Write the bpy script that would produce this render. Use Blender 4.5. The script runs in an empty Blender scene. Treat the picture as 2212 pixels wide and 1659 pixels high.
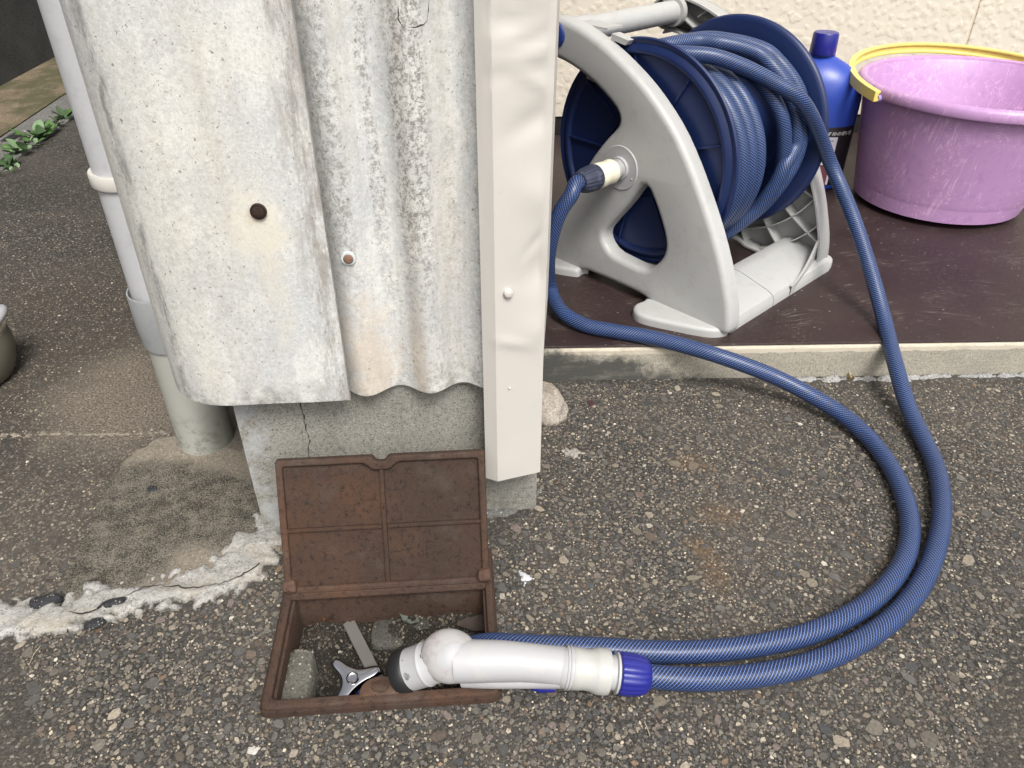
import bpy, math, random
import numpy as np
from mathutils import Vector, Matrix, noise as mnoise
from mathutils.geometry import tessellate_polygon

# ------------------------------------------------------------------ camera, world, sun, exposure
S = bpy.context.scene
H = 0.65
PITCH = math.radians(34.8)
cam_d = bpy.data.cameras.new("camera")
cam = bpy.data.objects.new("camera", cam_d)
S.collection.objects.link(cam)
cam.location = (0, 0, H)
cam.rotation_euler = (math.radians(90) - PITCH, 0, 0)
cam_d.sensor_width = 36
cam_d.lens = 36 * 1662.0 / 2212.0
cam_d.clip_start = 0.02
cam_d.clip_end = 300
S.camera = cam

SUN_EL, SUN_AZ = math.radians(54), math.radians(162)   # azimuth measured from +Y towards +X
W = bpy.data.worlds.new("World"); S.world = W; W.use_nodes = True
wn = W.node_tree; wn.nodes.clear()
wo = wn.nodes.new("ShaderNodeOutputWorld"); wb = wn.nodes.new("ShaderNodeBackground")
sk = wn.nodes.new("ShaderNodeTexSky"); sk.sky_type = 'NISHITA'; sk.sun_disc = False
sk.sun_elevation = SUN_EL; sk.sun_rotation = SUN_AZ
sk.dust_density = 6.0; sk.ozone_density = 1.0; sk.air_density = 1.0
hs = wn.nodes.new("ShaderNodeHueSaturation"); hs.inputs["Saturation"].default_value = 0.22
wb.inputs[1].default_value = 0.125
wn.links.new(sk.outputs[0], hs.inputs["Color"]); wn.links.new(hs.outputs[0], wb.inputs[0]); wn.links.new(wb.outputs[0], wo.inputs[0])
sd = bpy.data.lights.new("sun", 'SUN'); sd.energy = 1.5; sd.angle = math.radians(18); sd.color = (1.0, .97, .92)
sun = bpy.data.objects.new("sun", sd); S.collection.objects.link(sun)
sdir = Vector((math.sin(SUN_AZ) * math.cos(SUN_EL), math.cos(SUN_AZ) * math.cos(SUN_EL), math.sin(SUN_EL)))
sun.rotation_euler = sdir.to_track_quat('Z', 'Y').to_euler()
S.view_settings.view_transform = 'Standard'
S.view_settings.look = 'None'
S.view_settings.exposure = 0.72
S.view_settings.gamma = 1.0
S.view_settings.use_curve_mapping = False
S.render.engine = 'CYCLES'

# ------------------------------------------------------------------ geometry helpers
rnd = random.Random(7)
rs = np.random.RandomState(11)
FX, FCX, FCY = 1662.0, 1106.0, 829.5
_F = Vector((0, math.cos(PITCH), -math.sin(PITCH))); _U = Vector((0, math.sin(PITCH), math.cos(PITCH))); _R = Vector((1, 0, 0))
CAMP = Vector((0, 0, H))
def ray(x, y): return _F + _R * ((x - FCX) / FX) - _U * ((y - FCY) / FX)
def at(x, y, z=0.0):                       # survey: where a sight line meets the level z
    d = ray(x, y); return CAMP + d * ((z - H) / d.z)
def aty(x, y, Y):
    d = ray(x, y); return CAMP + d * (Y / d.y)

def link(o): S.collection.objects.link(o); return o
def rootmat(p):
    while p.parent: p = p.parent
    return p.matrix_basis.copy()
def tag(o, label=None, cat=None, group=None, kind=None):
    if label: o["label"] = label
    if cat: o["category"] = cat
    if group: o["group"] = group
    if kind: o["kind"] = kind
    return o
def thing(name, label, cat, loc=(0, 0, 0), rz=0.0, group=None, kind=None):
    o = link(bpy.data.objects.new(name, None)); o.empty_display_size = .02
    o.matrix_basis = Matrix.Translation(Vector(loc)) @ Matrix.Rotation(rz, 4, 'Z')
    return tag(o, label, cat, group, kind)
def obj(name, vf, m, parent=None, smooth=True, local=False, uv=None, loc=None, angle=40):
    v, f = vf[0], vf[1]
    me = bpy.data.meshes.new(name)
    me.from_pydata([tuple(p) for p in v], [], f)
    if uv is None and len(vf) > 2: uv = vf[2]
    if uv is not None:
        ul = me.uv_layers.new(name="UVMap")
        flat = np.array([c for face in uv for c in face], dtype=np.float32).ravel()
        ul.data.foreach_set("uv", flat)
    me.materials.append(m)
    if smooth:
        me.polygons.foreach_set("use_smooth", [True] * len(me.polygons))
        if angle: me.set_sharp_from_angle(angle=math.radians(angle))
    me.update()
    o = link(bpy.data.objects.new(name, me))
    if parent is not None:
        if not local: me.transform(rootmat(parent).inverted())
        o.parent = parent
    elif loc is not None:
        me.transform(Matrix.Translation(-Vector(loc))); o.location = loc
    return o
def join(*parts):
    V, Fc = [], []
    for v, f in [p[:2] for p in parts]:
        n = len(V); V += [tuple(p) for p in v]; Fc += [tuple(i + n for i in q) for q in f]
    return V, Fc
def xf(M, vf): return ([tuple(M @ Vector(p)) for p in vf[0]],) + tuple(vf[1:])
def box(x0, x1, y0, y1, z0, z1):
    v = [(x0,y0,z0),(x1,y0,z0),(x1,y1,z0),(x0,y1,z0),(x0,y0,z1),(x1,y0,z1),(x1,y1,z1),(x0,y1,z1)]
    return v, [(0,3,2,1),(4,5,6,7),(0,1,5,4),(1,2,6,5),(2,3,7,6),(3,0,4,7)]
def rbox(x0, x1, y0, y1, z0, z1, r, n=3):
    out = rounded_poly([(x0,y0),(x1,y0),(x1,y1),(x0,y1)], r, n)
    return bev_prism(out, z0, z1, min(r*.5, (z1-z0)*.3), 2)
def bevel(o, w, n=2, ang=35):
    b = o.modifiers.new("bevel", 'BEVEL'); b.width = w; b.segments = n; b.limit_method = 'ANGLE'; b.angle_limit = math.radians(ang)
    b.harden_normals = False
    return o
def area2(p): return sum(p[i][0]*p[(i+1) % len(p)][1]-p[(i+1) % len(p)][0]*p[i][1] for i in range(len(p)))
def ccw(p): return list(p) if area2(p) > 0 else list(p)[::-1]
def chaikin(p, n=2, closed=True):
    p = [tuple(q) for q in p]
    for _ in range(n):
        q = []
        m = len(p)
        for i in range(m if closed else m-1):
            a, b = p[i], p[(i+1) % m]
            q.append(tuple(a[k]*.75+b[k]*.25 for k in range(len(a)))); q.append(tuple(a[k]*.25+b[k]*.75 for k in range(len(a))))
        p = q if closed else [p[0]] + q + [p[-1]]
    return p
def rounded_poly(p, r, n=4):
    p = ccw(p); out = []; m = len(p)
    for i in range(m):
        a, b, c = Vector(p[i-1]), Vector(p[i]), Vector(p[(i+1) % m])
        u = (a-b); v = (c-b); rr = min(r, u.length*.45, v.length*.45); u.normalize(); v.normalize()
        for k in range(n+1):
            t = k/n; P = (b+u*rr)*(1-t)**2 + b*2*t*(1-t) + (b+v*rr)*t**2; out.append((P.x, P.y))
    return out
def offset(poly, d):                        # inward offset of a ccw polygon
    m = len(poly); out = []
    for i in range(m):
        a, b, c = poly[i-1], poly[i], poly[(i+1) % m]
        n1 = (-(b[1]-a[1]), b[0]-a[0]); n2 = (-(c[1]-b[1]), c[0]-b[0])
        l1 = math.hypot(*n1) or 1; l2 = math.hypot(*n2) or 1
        n = (n1[0]/l1+n2[0]/l2, n1[1]/l1+n2[1]/l2); L = math.hypot(*n) or 1
        n = (n[0]/L, n[1]/L); cs = max(.5, n[0]*n1[0]/l1+n[1]*n1[1]/l1)
        out.append((b[0]+n[0]*d/cs, b[1]+n[1]*d/cs))
    return out
def bev_prism(outer, z0, z1, r=0.0, seg=3, holes=(), rb=0.0, hr=None):
    """solid plate of a closed outline, rounded top edge r (and bottom edge rb), with holes"""
    V, Fc = [], []
    def ring(poly, z):
        s = len(V); V.extend((p[0], p[1], z) for p in poly); return list(range(s, s+len(poly)))
    tops, bots = [], []
    for h, poly in enumerate([ccw(outer)] + [ccw(q)[::-1] for q in holes]):
        R_ = r if (h == 0 or hr is None) else hr
        rings = []
        if rb > 0:
            for k in range(seg+1):
                a = math.pi/2*k/seg
                rings.append(ring(offset(poly, rb*(1-math.sin(a))), z0+rb*(1-math.cos(a))))
        else: rings.append(ring(poly, z0))
        if R_ > 0:
            for k in range(seg+1):
                a = math.pi/2*k/seg
                rings.append(ring(offset(poly, R_*(1-math.cos(a))), z1-R_*(1-math.sin(a))))
        else: rings.append(ring(poly, z1))
        for A, B in zip(rings, rings[1:]):
            n = len(A)
            for i in range(n): j = (i+1) % n; Fc.append((A[i], A[j], B[j], B[i]))
        bots.append(rings[0]); tops.append(rings[-1])
    for lst, flip in ((tops, False), (bots, True)):
        flat = [i for l in lst for i in l]
        tris = tessellate_polygon([[Vector((V[i][0], V[i][1], 0)) for i in l] for l in lst])
        for t in tris:
            q = tuple(flat[i] for i in t)
            a, b, c = (V[i] for i in q)
            s = (b[0]-a[0])*(c[1]-a[1])-(c[0]-a[0])*(b[1]-a[1])
            if abs(s) < 1e-14: continue
            if (s < 0) != flip: q = q[::-1]
            Fc.append(q)
    return V, Fc
def lathe(prof, n=48, M=None, cap=False):
    V, Fc = [], []
    for r, z in prof:
        for k in range(n): a = 2*math.pi*k/n; V.append((r*math.cos(a), r*math.sin(a), z))
    for i in range(len(prof)-1):
        for k in range(n):
            j = (k+1) % n; Fc.append((i*n+k, i*n+j, (i+1)*n+j, (i+1)*n+k))
    if cap:
        Fc.append(tuple(range(n))[::-1]); Fc.append(tuple((len(prof)-1)*n+k for k in range(n)))
    if M is not None: V = [tuple(M @ Vector(v)) for v in V]
    return V, Fc
def align(p, d, roll=None):                 # matrix with Z along d at p
    q = Vector(d).to_track_quat('Z', 'Y')
    return Matrix.Translation(Vector(p)) @ q.to_matrix().to_4x4()
def catmull(pts, step=.004):
    P = [Vector(p) for p in pts]; P = [P[0]*2-P[1]] + P + [P[-1]*2-P[-2]]
    out = []
    for i in range(1, len(P)-2):
        p0, p1, p2, p3 = P[i-1:i+3]
        L = (p2-p1).length
        n = max(1, int(L/step))
        t0 = 0; t1 = max(1e-6, (p1-p0).length**.5); t2 = t1+max(1e-6, (p2-p1).length**.5); t3 = t2+max(1e-6, (p3-p2).length**.5)
        for k in range(n):
            t = t1+(t2-t1)*k/n
            A1 = p0*((t1-t)/(t1-t0))+p1*((t-t0)/(t1-t0)); A2 = p1*((t2-t)/(t2-t1))+p2*((t-t1)/(t2-t1)); A3 = p2*((t3-t)/(t3-t2))+p3*((t-t2)/(t3-t2))
            B1 = A1*((t2-t)/(t2-t0))+A2*((t-t0)/(t2-t0)); B2 = A2*((t3-t)/(t3-t1))+A3*((t-t1)/(t3-t1))
            out.append(B1*((t2-t)/(t2-t1))+B2*((t-t1)/(t2-t1)))
    out.append(P[-2]); return out
def tube(pts, r, n=20, cap=True):
    """swept tube with uv (u round, v metres along); r a number or a list"""
    P = [Vector(p) for p in pts]; m = len(P)
    R_ = r if isinstance(r, (list, tuple)) else [r]*m
    V, Fc, UV = [], [], []
    t = (P[1]-P[0]).normalized(); up = Vector((0, 0, 1)) if abs(t.z) < .9 else Vector((1, 0, 0))
    nrm = (up-t*up.dot(t)).normalized(); s = 0; ss = []
    for i in range(m):
        t2 = (P[min(i+1, m-1)]-P[max(i-1, 0)]).normalized()
        ax = t.cross(t2)
        if ax.length > 1e-9: nrm = Matrix.Rotation(t.angle(t2), 3, ax.normalized()) @ nrm
        t = t2; nrm = (nrm-t*nrm.dot(t)).normalized(); b = t.cross(nrm)
        if i: s += (P[i]-P[i-1]).length
        ss.append(s)
        for k in range(n):
            a = 2*math.pi*k/n; V.append(P[i]+(nrm*math.cos(a)+b*math.sin(a))*R_[i])
    for i in range(m-1):
        for k in range(n):
            j = (k+1) % n; Fc.append((i*n+k, i*n+j, (i+1)*n+j, (i+1)*n+k))
            UV.append([(k/n, ss[i]), ((k+1)/n, ss[i]), ((k+1)/n, ss[i+1]), (k/n, ss[i+1])])
    if cap:
        Fc.append(tuple(range(n))[::-1]); UV.append([(0, 0)]*n)
        Fc.append(tuple((m-1)*n+k for k in range(n))); UV.append([(0, 0)]*n)
    return V, Fc, UV
def inpoly(x, y, poly):
    x = np.asarray(x); y = np.asarray(y); c = np.zeros(x.shape, bool); n = len(poly)
    for i in range(n):
        x1, y1 = poly[i][:2]; x2, y2 = poly[(i+1) % n][:2]
        if y1 == y2: continue
        c ^= ((y1 > y) != (y2 > y)) & (x < (x2-x1)*(y-y1)/(y2-y1)+x1)
    return c
def pdist(x, y, poly):
    d = np.full(np.shape(x), 1e9); n = len(poly)
    for i in range(n):
        x1, y1 = poly[i][:2]; x2, y2 = poly[(i+1) % n][:2]
        dx, dy = x2-x1, y2-y1; L = dx*dx+dy*dy+1e-18
        t = np.clip(((x-x1)*dx+(y-y1)*dy)/L, 0, 1)
        d = np.minimum(d, np.hypot(x-x1-t*dx, y-y1-t*dy))
    return np.where(inpoly(x, y, poly), d, -d)
def fbm(x, y, z=0.0, sc=10, oc=3):
    s = 0; a = 1; t = 0
    for o in range(oc):
        s += a*mnoise.noise(Vector((x*sc, y*sc, z*sc+o*7.3))); t += a; a *= .5; sc *= 2.1
    return s/t
def patch(poly, h, res=.003, en=.006, bn=.002, nsc=40, edge=.006, base=-.002, z0=0.0, ens=60):
    """an irregular cast skin lying on the ground: real edges and lumps"""
    xs = [p[0] for p in poly]; ys = [p[1] for p in poly]
    X = np.arange(min(xs)-en*1.5, max(xs)+en*1.5, res); Y = np.arange(min(ys)-en*1.5, max(ys)+en*1.5, res)
    gx, gy = np.meshgrid(X, Y, indexing='ij'); D = pdist(gx, gy, poly)
    idx = -np.ones(gx.shape, int); V = []; Fc = []
    nx, ny = gx.shape
    for i in range(nx):
        for j in range(ny):
            if D[i, j] < -en*1.4: continue
            x, y = gx[i, j], gy[i, j]
            d = D[i, j]+en*fbm(x, y, 0, ens, 3)*1.8
            if d < -res*1.2: continue
            t = max(0, min(1, d/edge)); t = t*t*(3-2*t)
            z = z0+base+(h-base)*t+bn*fbm(x, y, 3.1, nsc, 4)*t*1.5
            idx[i, j] = len(V); V.append((x, y, z))
    for i in range(nx-1):
        for j in range(ny-1):
            q = (idx[i, j], idx[i+1, j], idx[i+1, j+1], idx[i, j+1])
            if min(q) >= 0: Fc.append(q)
            else:
                t = tuple(k for k in q if k >= 0)
                if len(t) == 3: Fc.append(t)
    return V, Fc

# ------------------------------------------------------------------ material helpers
class M_:
    def __init__(s, name, rough=.6, spec=.5, metal=0.0, coat=0.0):
        s.m = bpy.data.materials.new(name); s.m.use_nodes = True; s.t = s.m.node_tree
        s.b = s.t.nodes["Principled BSDF"]; s.set(s.b.inputs["Roughness"], rough); s.set(s.b.inputs["Metallic"], metal)
        s.set(s.b.inputs["Specular IOR Level"], spec)
        if coat: s.set(s.b.inputs["Coat Weight"], coat); s.set(s.b.inputs["Coat Roughness"], .15)
        s._c = None
    def n(s, typ, **k):
        nd = s.t.nodes.new("ShaderNode"+typ)
        for a, b in k.items(): setattr(nd, a, b)
        return nd
    def set(s, sock, v):
        if isinstance(v, bpy.types.NodeSocket): s.t.links.new(v, sock)
        elif isinstance(v, (tuple, list)) and sock.type == 'RGBA' and len(v) == 3: sock.default_value = (*v, 1)
        else: sock.default_value = v
    def co(s, which="Object"):
        if s._c is None: s._c = s.n("TexCoord")
        return s._c.outputs[which]
    def map(s, v=None, scale=(1, 1, 1), loc=(0, 0, 0), rot=(0, 0, 0)):
        n = s.n("Mapping"); s.set(n.inputs[0], v or s.co()); s.set(n.inputs["Scale"], scale); s.set(n.inputs["Location"], loc); s.set(n.inputs["Rotation"], rot)
        return n.outputs[0]
    def noise(s, scale=10, detail=4, rough=.55, vec=None, dist=0, col=False):
        n = s.n("TexNoise"); s.set(n.inputs["Vector"], vec or s.co()); s.set(n.inputs["Scale"], scale); s.set(n.inputs["Detail"], detail)
        s.set(n.inputs["Roughness"], rough); s.set(n.inputs["Distortion"], dist)
        return n.outputs[1 if col else 0]
    def voro(s, scale=100, feature='F1', vec=None, out="Distance", rand=1.0):
        n = s.n("TexVoronoi", feature=feature); s.set(n.inputs["Vector"], vec or s.co()); s.set(n.inputs["Scale"], scale); s.set(n.inputs["Randomness"], rand)
        return n.outputs[out]
    def math(s, op, a, b=0.0, c=None, clamp=False):
        n = s.n("Math", operation=op); n.use_clamp = clamp; s.set(n.inputs[0], a); s.set(n.inputs[1], b)
        if c is not None: s.set(n.inputs[2], c)
        return n.outputs[0]
    def ramp(s, f, *st):
        n = s.n("ValToRGB"); s.set(n.inputs[0], f); r = n.color_ramp
        while len(r.elements) < len(st): r.elements.new(.5)
        for e, (p, c) in zip(r.elements, st):
            e.position = p; e.color = (c, c, c, 1) if isinstance(c, (int, float)) else (*c, 1)
        return n.outputs[0]
    def mix(s, f, a, b, mode='MIX'):
        n = s.n("Mix", data_type='RGBA', blend_type=mode); s.set(n.inputs[0], f); s.set(n.inputs[6], a); s.set(n.inputs[7], b)
        return n.outputs[2]
    def sep(s, v=None):
        n = s.n("SeparateXYZ"); s.set(n.inputs[0], v or s.co()); return n.outputs
    def smooth(s, v, a, b, lo=0.0, hi=1.0):
        n = s.n("MapRange", interpolation_type='SMOOTHSTEP'); s.set(n.inputs[0], v); s.set(n.inputs[1], a); s.set(n.inputs[2], b); s.set(n.inputs[3], lo); s.set(n.inputs[4], hi)
        return n.outputs[0]
    def zone(s, c, r, soft=.5, amp=.4, nsc=18, stretch=(1, 1), rot=0):
        """1 inside an irregular stain round a place of the ground, 0 outside"""
        v = s.map(s.co(), loc=(-c[0], -c[1], 0)); 
        v = s.map(v, rot=(0, 0, rot)); v = s.map(v, scale=(1/stretch[0], 1/stretch[1], 0))
        n = s.n("VectorMath", operation='LENGTH'); s.set(n.inputs[0], v)
        d = s.math('DIVIDE', n.outputs["Value"], r)
        d = s.math('ADD', d, s.math('MULTIPLY', s.math('SUBTRACT', s.noise(nsc, 6, .65), .5), amp*2))
        return s.smooth(d, 1-soft*.5, 1+soft*.5, 1.0, 0.0)
    def bump(s, h, strength=.5, dist=.002, nrm=None):
        n = s.n("Bump"); s.set(n.inputs["Height"], h); s.set(n.inputs["Strength"], strength); s.set(n.inputs["Distance"], dist)
        if nrm is not None: s.set(n.inputs["Normal"], nrm)
        s.set(s.b.inputs["Normal"], n.outputs[0]); return n.outputs[0]
    def col(s, c): s.set(s.b.inputs["Base Color"], c); return s
    def rough(s, c): s.set(s.b.inputs["Roughness"], c); return s

def plastic(name, c, rough=.4, var=.08, dirt=None, coat=0, scr=None, nsc=25, bumpd=.0003):
    m = M_(name, rough, coat=coat)
    base = m.mix(m.noise(nsc, 5), tuple(x*(1-var) for x in c), tuple(min(1, x*(1+var)) for x in c))
    if dirt:
        base = m.mix(m.math('MULTIPLY', m.ramp(m.noise(60, 8, .7), (.52, 0), (.75, 1)), .6), base, dirt)
        sp = m.ramp(m.voro(140, vec=m.map(scale=(1, 1, 1))), (.0, 1), (.09, 0))
        sel = m.ramp(m.noise(45, 2), (.6, 0), (.68, 1))
        base = m.mix(m.math('MULTIPLY', m.math('MULTIPLY', sp, sel), .8), base, tuple(x*.45 for x in dirt))
    if scr:
        for k, (rot, th) in enumerate(((.5, .02), (1.3, .016), (2.4, .02))):
            v = m.map(rot=(rot, rot*.7, rot*1.7), loc=(k*3.1, k, 0)); v = m.map(v, scale=(1, .08, 1))
            ln = m.ramp(m.noise(70, 2, .5, vec=v, dist=.4), (.5-th, 0), (.5, 1), (.5+th, 0))
            sel = m.ramp(m.noise(14, 2, vec=m.map(loc=(k*5, 0, 2))), (.50, 0), (.60, 1))
            base = m.mix(m.math('MULTIPLY', m.math('MULTIPLY', ln, sel), .8), base, scr)
    m.col(base)
    m.rough(m.math('ADD', rough-.06, m.math('MULTIPLY', m.noise(40, 6, .7), .16)))
    m.bump(m.noise(180, 6, .6), .35, bumpd)
    return m.m

def mat_hose():
    m = M_("braided_hose", .42, .4, coat=.12)
    u, v, _ = m.sep(m.co("UV"))
    def fam(N, pitch, sign):
        ph = m.math('ADD', m.math('MULTIPLY', u, float(N)), m.math('MULTIPLY', v, sign*N/pitch))
        fr = m.math('FRACT', ph); return m.math('ABSOLUTE', m.math('SUBTRACT', fr, .5))
    f1 = fam(14, .054, 1); f2 = fam(14, .054, -1)
    l1 = m.smooth(f1, .07, .12, 1, 0); l2 = m.smooth(f2, .09, .16, 1, 0)
    vari = m.noise(9, 3)
    dark = m.mix(vari, (.003, .005, .014), (.006, .010, .028))
    mid = m.mix(vari, (.022, .048, .165), (.034, .068, .21))
    c = m.mix(m.math('MULTIPLY', l2, .95), dark, m.mix(vari, (.015, .034, .135), (.024, .052, .18)))
    c = m.mix(m.math('MULTIPLY', l1, .9), c, m.mix(vari, (.10, .18, .43), (.14, .24, .52)))
    dust = m.ramp(m.noise(30, 6, .7), (.5, 0), (.8, .35))
    c = m.mix(m.math('MULTIPLY', dust, .15), c, (.20, .24, .30))
    m.col(c); m.rough(m.math('ADD', .36, m.math('MULTIPLY', m.noise(60, 5), .2)))
    m.bump(m.math('MAXIMUM', m.math('MULTIPLY', l1, 1.0), m.math('MULTIPLY', l2, .5)), .25, .0004)
    m.set(m.b.inputs["Subsurface Weight"], .0)
    return m.m

def mat_rust(name="rusty_iron", k=1.0):
    m = M_(name, .85, .3)
    a = m.noise(9, 8, .7); b = m.noise(170, 8, .8); g = m.noise(700, 3, .8)
    c = m.ramp(a, (.3, (.040*k, .026*k, .020*k)), (.5, (.058*k, .034*k, .024*k)), (.7, (.090*k, .044*k, .025*k)))
    c = m.mix(m.math('MULTIPLY', m.ramp(b, (.38, 1), (.48, 0)), .95), c, (.017*k, .013*k, .012*k))
    c = m.mix(m.math('MULTIPLY', m.ramp(g, (.52, 0), (.7, 1)), .55), c, (.13*k, .075*k, .045*k))
    c = m.mix(m.math('MULTIPLY', m.ramp(m.noise(12, 7, .7), (.54, 0), (.68, 1)), .45), c, (.105*k, .092*k, .076*k))
    m.col(c); h = m.math('ADD', b, m.math('MULTIPLY', g, .5))
    m.bump(h, .6, .0009)
    return m.m

# --- asphalt colour shared by the ground sheet and by the stones in it
Z_TAN = at(310, 850)[:2]; Z_TAN2 = at(345, 960)[:2]
def ground_tint(m, base):
    tan = m.zone(Z_TAN, .125, 1.0, .55, 14, (1.0, 1.05), 0)
    base = m.mix(m.math('MULTIPLY', tan, .62), base, m.mix(m.ramp(m.noise(330, 5, .85), (.43, 0), (.58, 1)), (.075, .06, .047), (.40, .34, .265)))
    edge = m.zone(at(60, 1150)[:2], .09, 1.0, .6, 30, (1.2, 1.4), -.05)
    base = m.mix(m.math('MULTIPLY', edge, .14), base, (.26, .215, .165))
    for p, r, st in (((1490, 1000), .012, (1.5, 1)), ((1555, 1110), .016, (1.3, .8)), ((1545, 1235), .012, (1, 1.6)), ((1520, 1190), .008, (1, 1)), ((1500, 1175), .008, (1, 1))):
        st_ = m.math('MULTIPLY', m.zone(at(*p)[:2], r*1.3, 1.6, 1.3, 90, st), m.ramp(m.noise(200, 5, .8), (.44, .15), (.56, 1)))
        base = m.mix(m.math('MULTIPLY', st_, .38), base, (.20, .11, .04))
    return base
def mat_asphalt():
    m = M_("asphalt", .9, .3)
    # broken-up aggregate below the modelled stones
    w = m.math('MULTIPLY', m.noise(80, 3), .01)
    vc = m.voro(330, out="Color"); vd = m.voro(330, 'DISTANCE_TO_EDGE')
    sc = m.n("SeparateColor"); m.set(sc.inputs[0], vc)
    st = m.ramp(sc.outputs[0], (.0, (.025, .023, .022)), (.4, (.05, .047, .045)), (.62, (.10, .093, .085)), (.85, (.17, .145, .115)), (1, (.32, .29, .24)))
    matrix = m.mix(m.ramp(m.noise(480, 5, .85), (.42, 0), (.60, 1)), (.008, .0075, .007), (.10, .09, .076))
    inst = m.math('MULTIPLY', m.ramp(vd, (.02, 0), (.09, 1)), m.ramp(sc.outputs[1], (.35, 0), (.45, 1)))
    c = m.mix(inst, matrix, st)
    big = m.noise(5, 5, .6)
    c = m.mix(m.math('MULTIPLY', m.ramp(big, (.4, 0), (.65, 1)), .35), c, (.115, .10, .08))
    darkz = m.zone(at(120, 760)[:2], .30, .9, .3, 9, (1.2, .9))
    c = m.mix(m.math('MULTIPLY', darkz, .4), c, (.085, .070, .052))
    c = ground_tint(m, c)
    m.col(c)
    m.bump(m.math('ADD', m.math('MULTIPLY', inst, .8), m.noise(500, 4, .7)), .8, .0016)
    return m.m
def mat_stones():
    m = M_("aggregate_stone", .75, .35)
    a = m.n("Attribute"); a.attribute_name = "stone"
    c = m.mix(m.noise(420, 5, .7), a.outputs["Color"], (.0, .0, .0)); n = c.node; n.blend_type = 'MIX'
    g = m.noise(350, 6, .75)
    c = m.mix(m.math('MULTIPLY', m.ramp(g, (.35, .55), (.6, 0)), 1.0), a.outputs["Color"], (.035, .032, .028))
    c = m.mix(m.math('MULTIPLY', m.ramp(g, (.6, 0), (.8, .5)), 1.0), c, (.34, .31, .26))
    c = ground_tint(m, c)
    m.col(c); m.bump(m.noise(700, 4, .7), .6, .0006)
    return m.m

def mat_concrete(name, c0, c1, speck=(.08, .075, .07), spsc=260, pale=(.5, .48, .42), bumpd=.0012, blot=8):
    m = M_(name, .9, .25)
    c = m.mix(m.ramp(m.noise(blot, 7, .65), (.35, 0), (.65, 1)), c0, c1)
    v = m.voro(spsc); cc = m.n("SeparateColor"); m.set(cc.inputs[0], m.voro(spsc, out="Color"))
    hole = m.math('MULTIPLY', m.ramp(v, (.22, 1), (.34, 0)), m.ramp(cc.outputs[0], (.62, 0), (.66, 1)))
    lite = m.math('MULTIPLY', m.ramp(v, (.25, 1), (.4, 0)), m.ramp(cc.outputs[1], (.8, 0), (.84, 1)))
    fine = m.math('ADD', m.math('MULTIPLY', m.noise(430, 4, .85), .6), m.math('MULTIPLY', m.noise(220, 6, .8), .4))
    c = m.mix(m.math('MULTIPLY', m.ramp(fine, (.40, 1), (.53, 0)), .85), c, tuple(x*.5 for x in c0))
    c = m.mix(m.math('MULTIPLY', hole, .9), c, speck); c = m.mix(m.math('MULTIPLY', lite, .6), c, pale)
    m.col(c); m.bump(m.math('SUBTRACT', fine, m.math('MULTIPLY', hole, 1.2)), .6, bumpd)
    return m

def mat_sheet(name, warm):
    """weathered fibre-cement: off-white skin, grey worn patches, fine specks, rust tint"""
    m = M_(name, .85, .25)
    x, y, z = m.sep()
    base = m.mix(m.ramp(m.noise(20, 9, .75), (.38, 0), (.62, 1)), (.66, .655, .62), (.54, .55, .545))
    worn = m.ramp(m.noise(15, 10, .72, vec=m.map(scale=(1, 1, .6))), (.50, 0), (.54, 1))
    base = m.mix(m.math('MULTIPLY', worn, .45), base, (.43, .445, .465))
    warmz = m.ramp(m.noise(5, 6, .6, vec=m.map(scale=(1, 1, .3), loc=(1, 4, 2))), (.48, 0), (.66, 1))
    base = m.mix(m.math('MULTIPLY', warmz, .4), base, (.62, .58, .48))
    grain = m.noise(430, 4, .85)
    mott = m.noise(190, 6, .8)
    streak = m.ramp(m.noise(34, 6, .65, vec=m.map(scale=(1, 1, .05))), (.45, 0), (.66, 1))
    zone_ = m.ramp(m.noise(9, 6, .7, vec=m.map(loc=(5, 2, 1), scale=(1, 1, .5))), (.42, 0), (.62, 1))
    dens = m.math('ADD', m.math('ADD', m.math('MULTIPLY', streak, .75 if warm else .25), m.math('MULTIPLY', zone_, .32)), .08)
    specks = m.ramp(m.math('ADD', m.math('MULTIPLY', mott, .5), m.math('MULTIPLY', grain, .5)), (.50, 0), (.56, 1))
    base = m.mix(m.math('MULTIPLY', specks, dens), base, (.20, .175, .15))
    base = m.mix(m.math('MULTIPLY', m.ramp(grain, (.36, 1), (.48, 0)), .48), base, (.30, .285, .26))
    base = m.mix(m.math('MULTIPLY', m.ramp(grain, (.52, 0), (.60, 1)), .45), base, (.74, .735, .70))
    fl = m.ramp(m.noise(300, 2, .6), (.66, 0), (.70, 1))
    base = m.mix(m.math('MULTIPLY', fl, .65), base, (.12, .085, .06))
    low = m.math('MULTIPLY', m.smooth(z, .195, .245, 1, 0), m.ramp(m.noise(50, 8, .75), (.46, 0), (.60, 1)))
    base = m.mix(m.math('MULTIPLY', low, .7), base, (.17, .165, .15))
    brown = m.ramp(m.noise(26, 7, .7, vec=m.map(scale=(1, 1, .05), loc=(2, 0, 0))), (.50, 0), (.66, 1))
    base = m.mix(m.math('MULTIPLY', brown, .35 if warm else .18), base, (.34, .29, .225))
    return m, base
def spot(m, base, p, r, col, k, soft=.7, st=(1, 1, 1), amp=.3, nsc=60):
    v = m.map(m.co(), loc=(-p[0], -p[1], -p[2])); v = m.map(v, scale=tuple(1/s for s in st))
    n = m.n("VectorMath", operation='LENGTH'); m.set(n.inputs[0], v)
    d = m.math('ADD', m.math('DIVIDE', n.outputs["Value"], r), m.math('MULTIPLY', m.math('SUBTRACT', m.noise(nsc, 5), .5), amp*2))
    return m.mix(m.math('MULTIPLY', m.smooth(d, 1-soft, 1+soft*.4, 1, 0), k), base, col)

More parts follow.
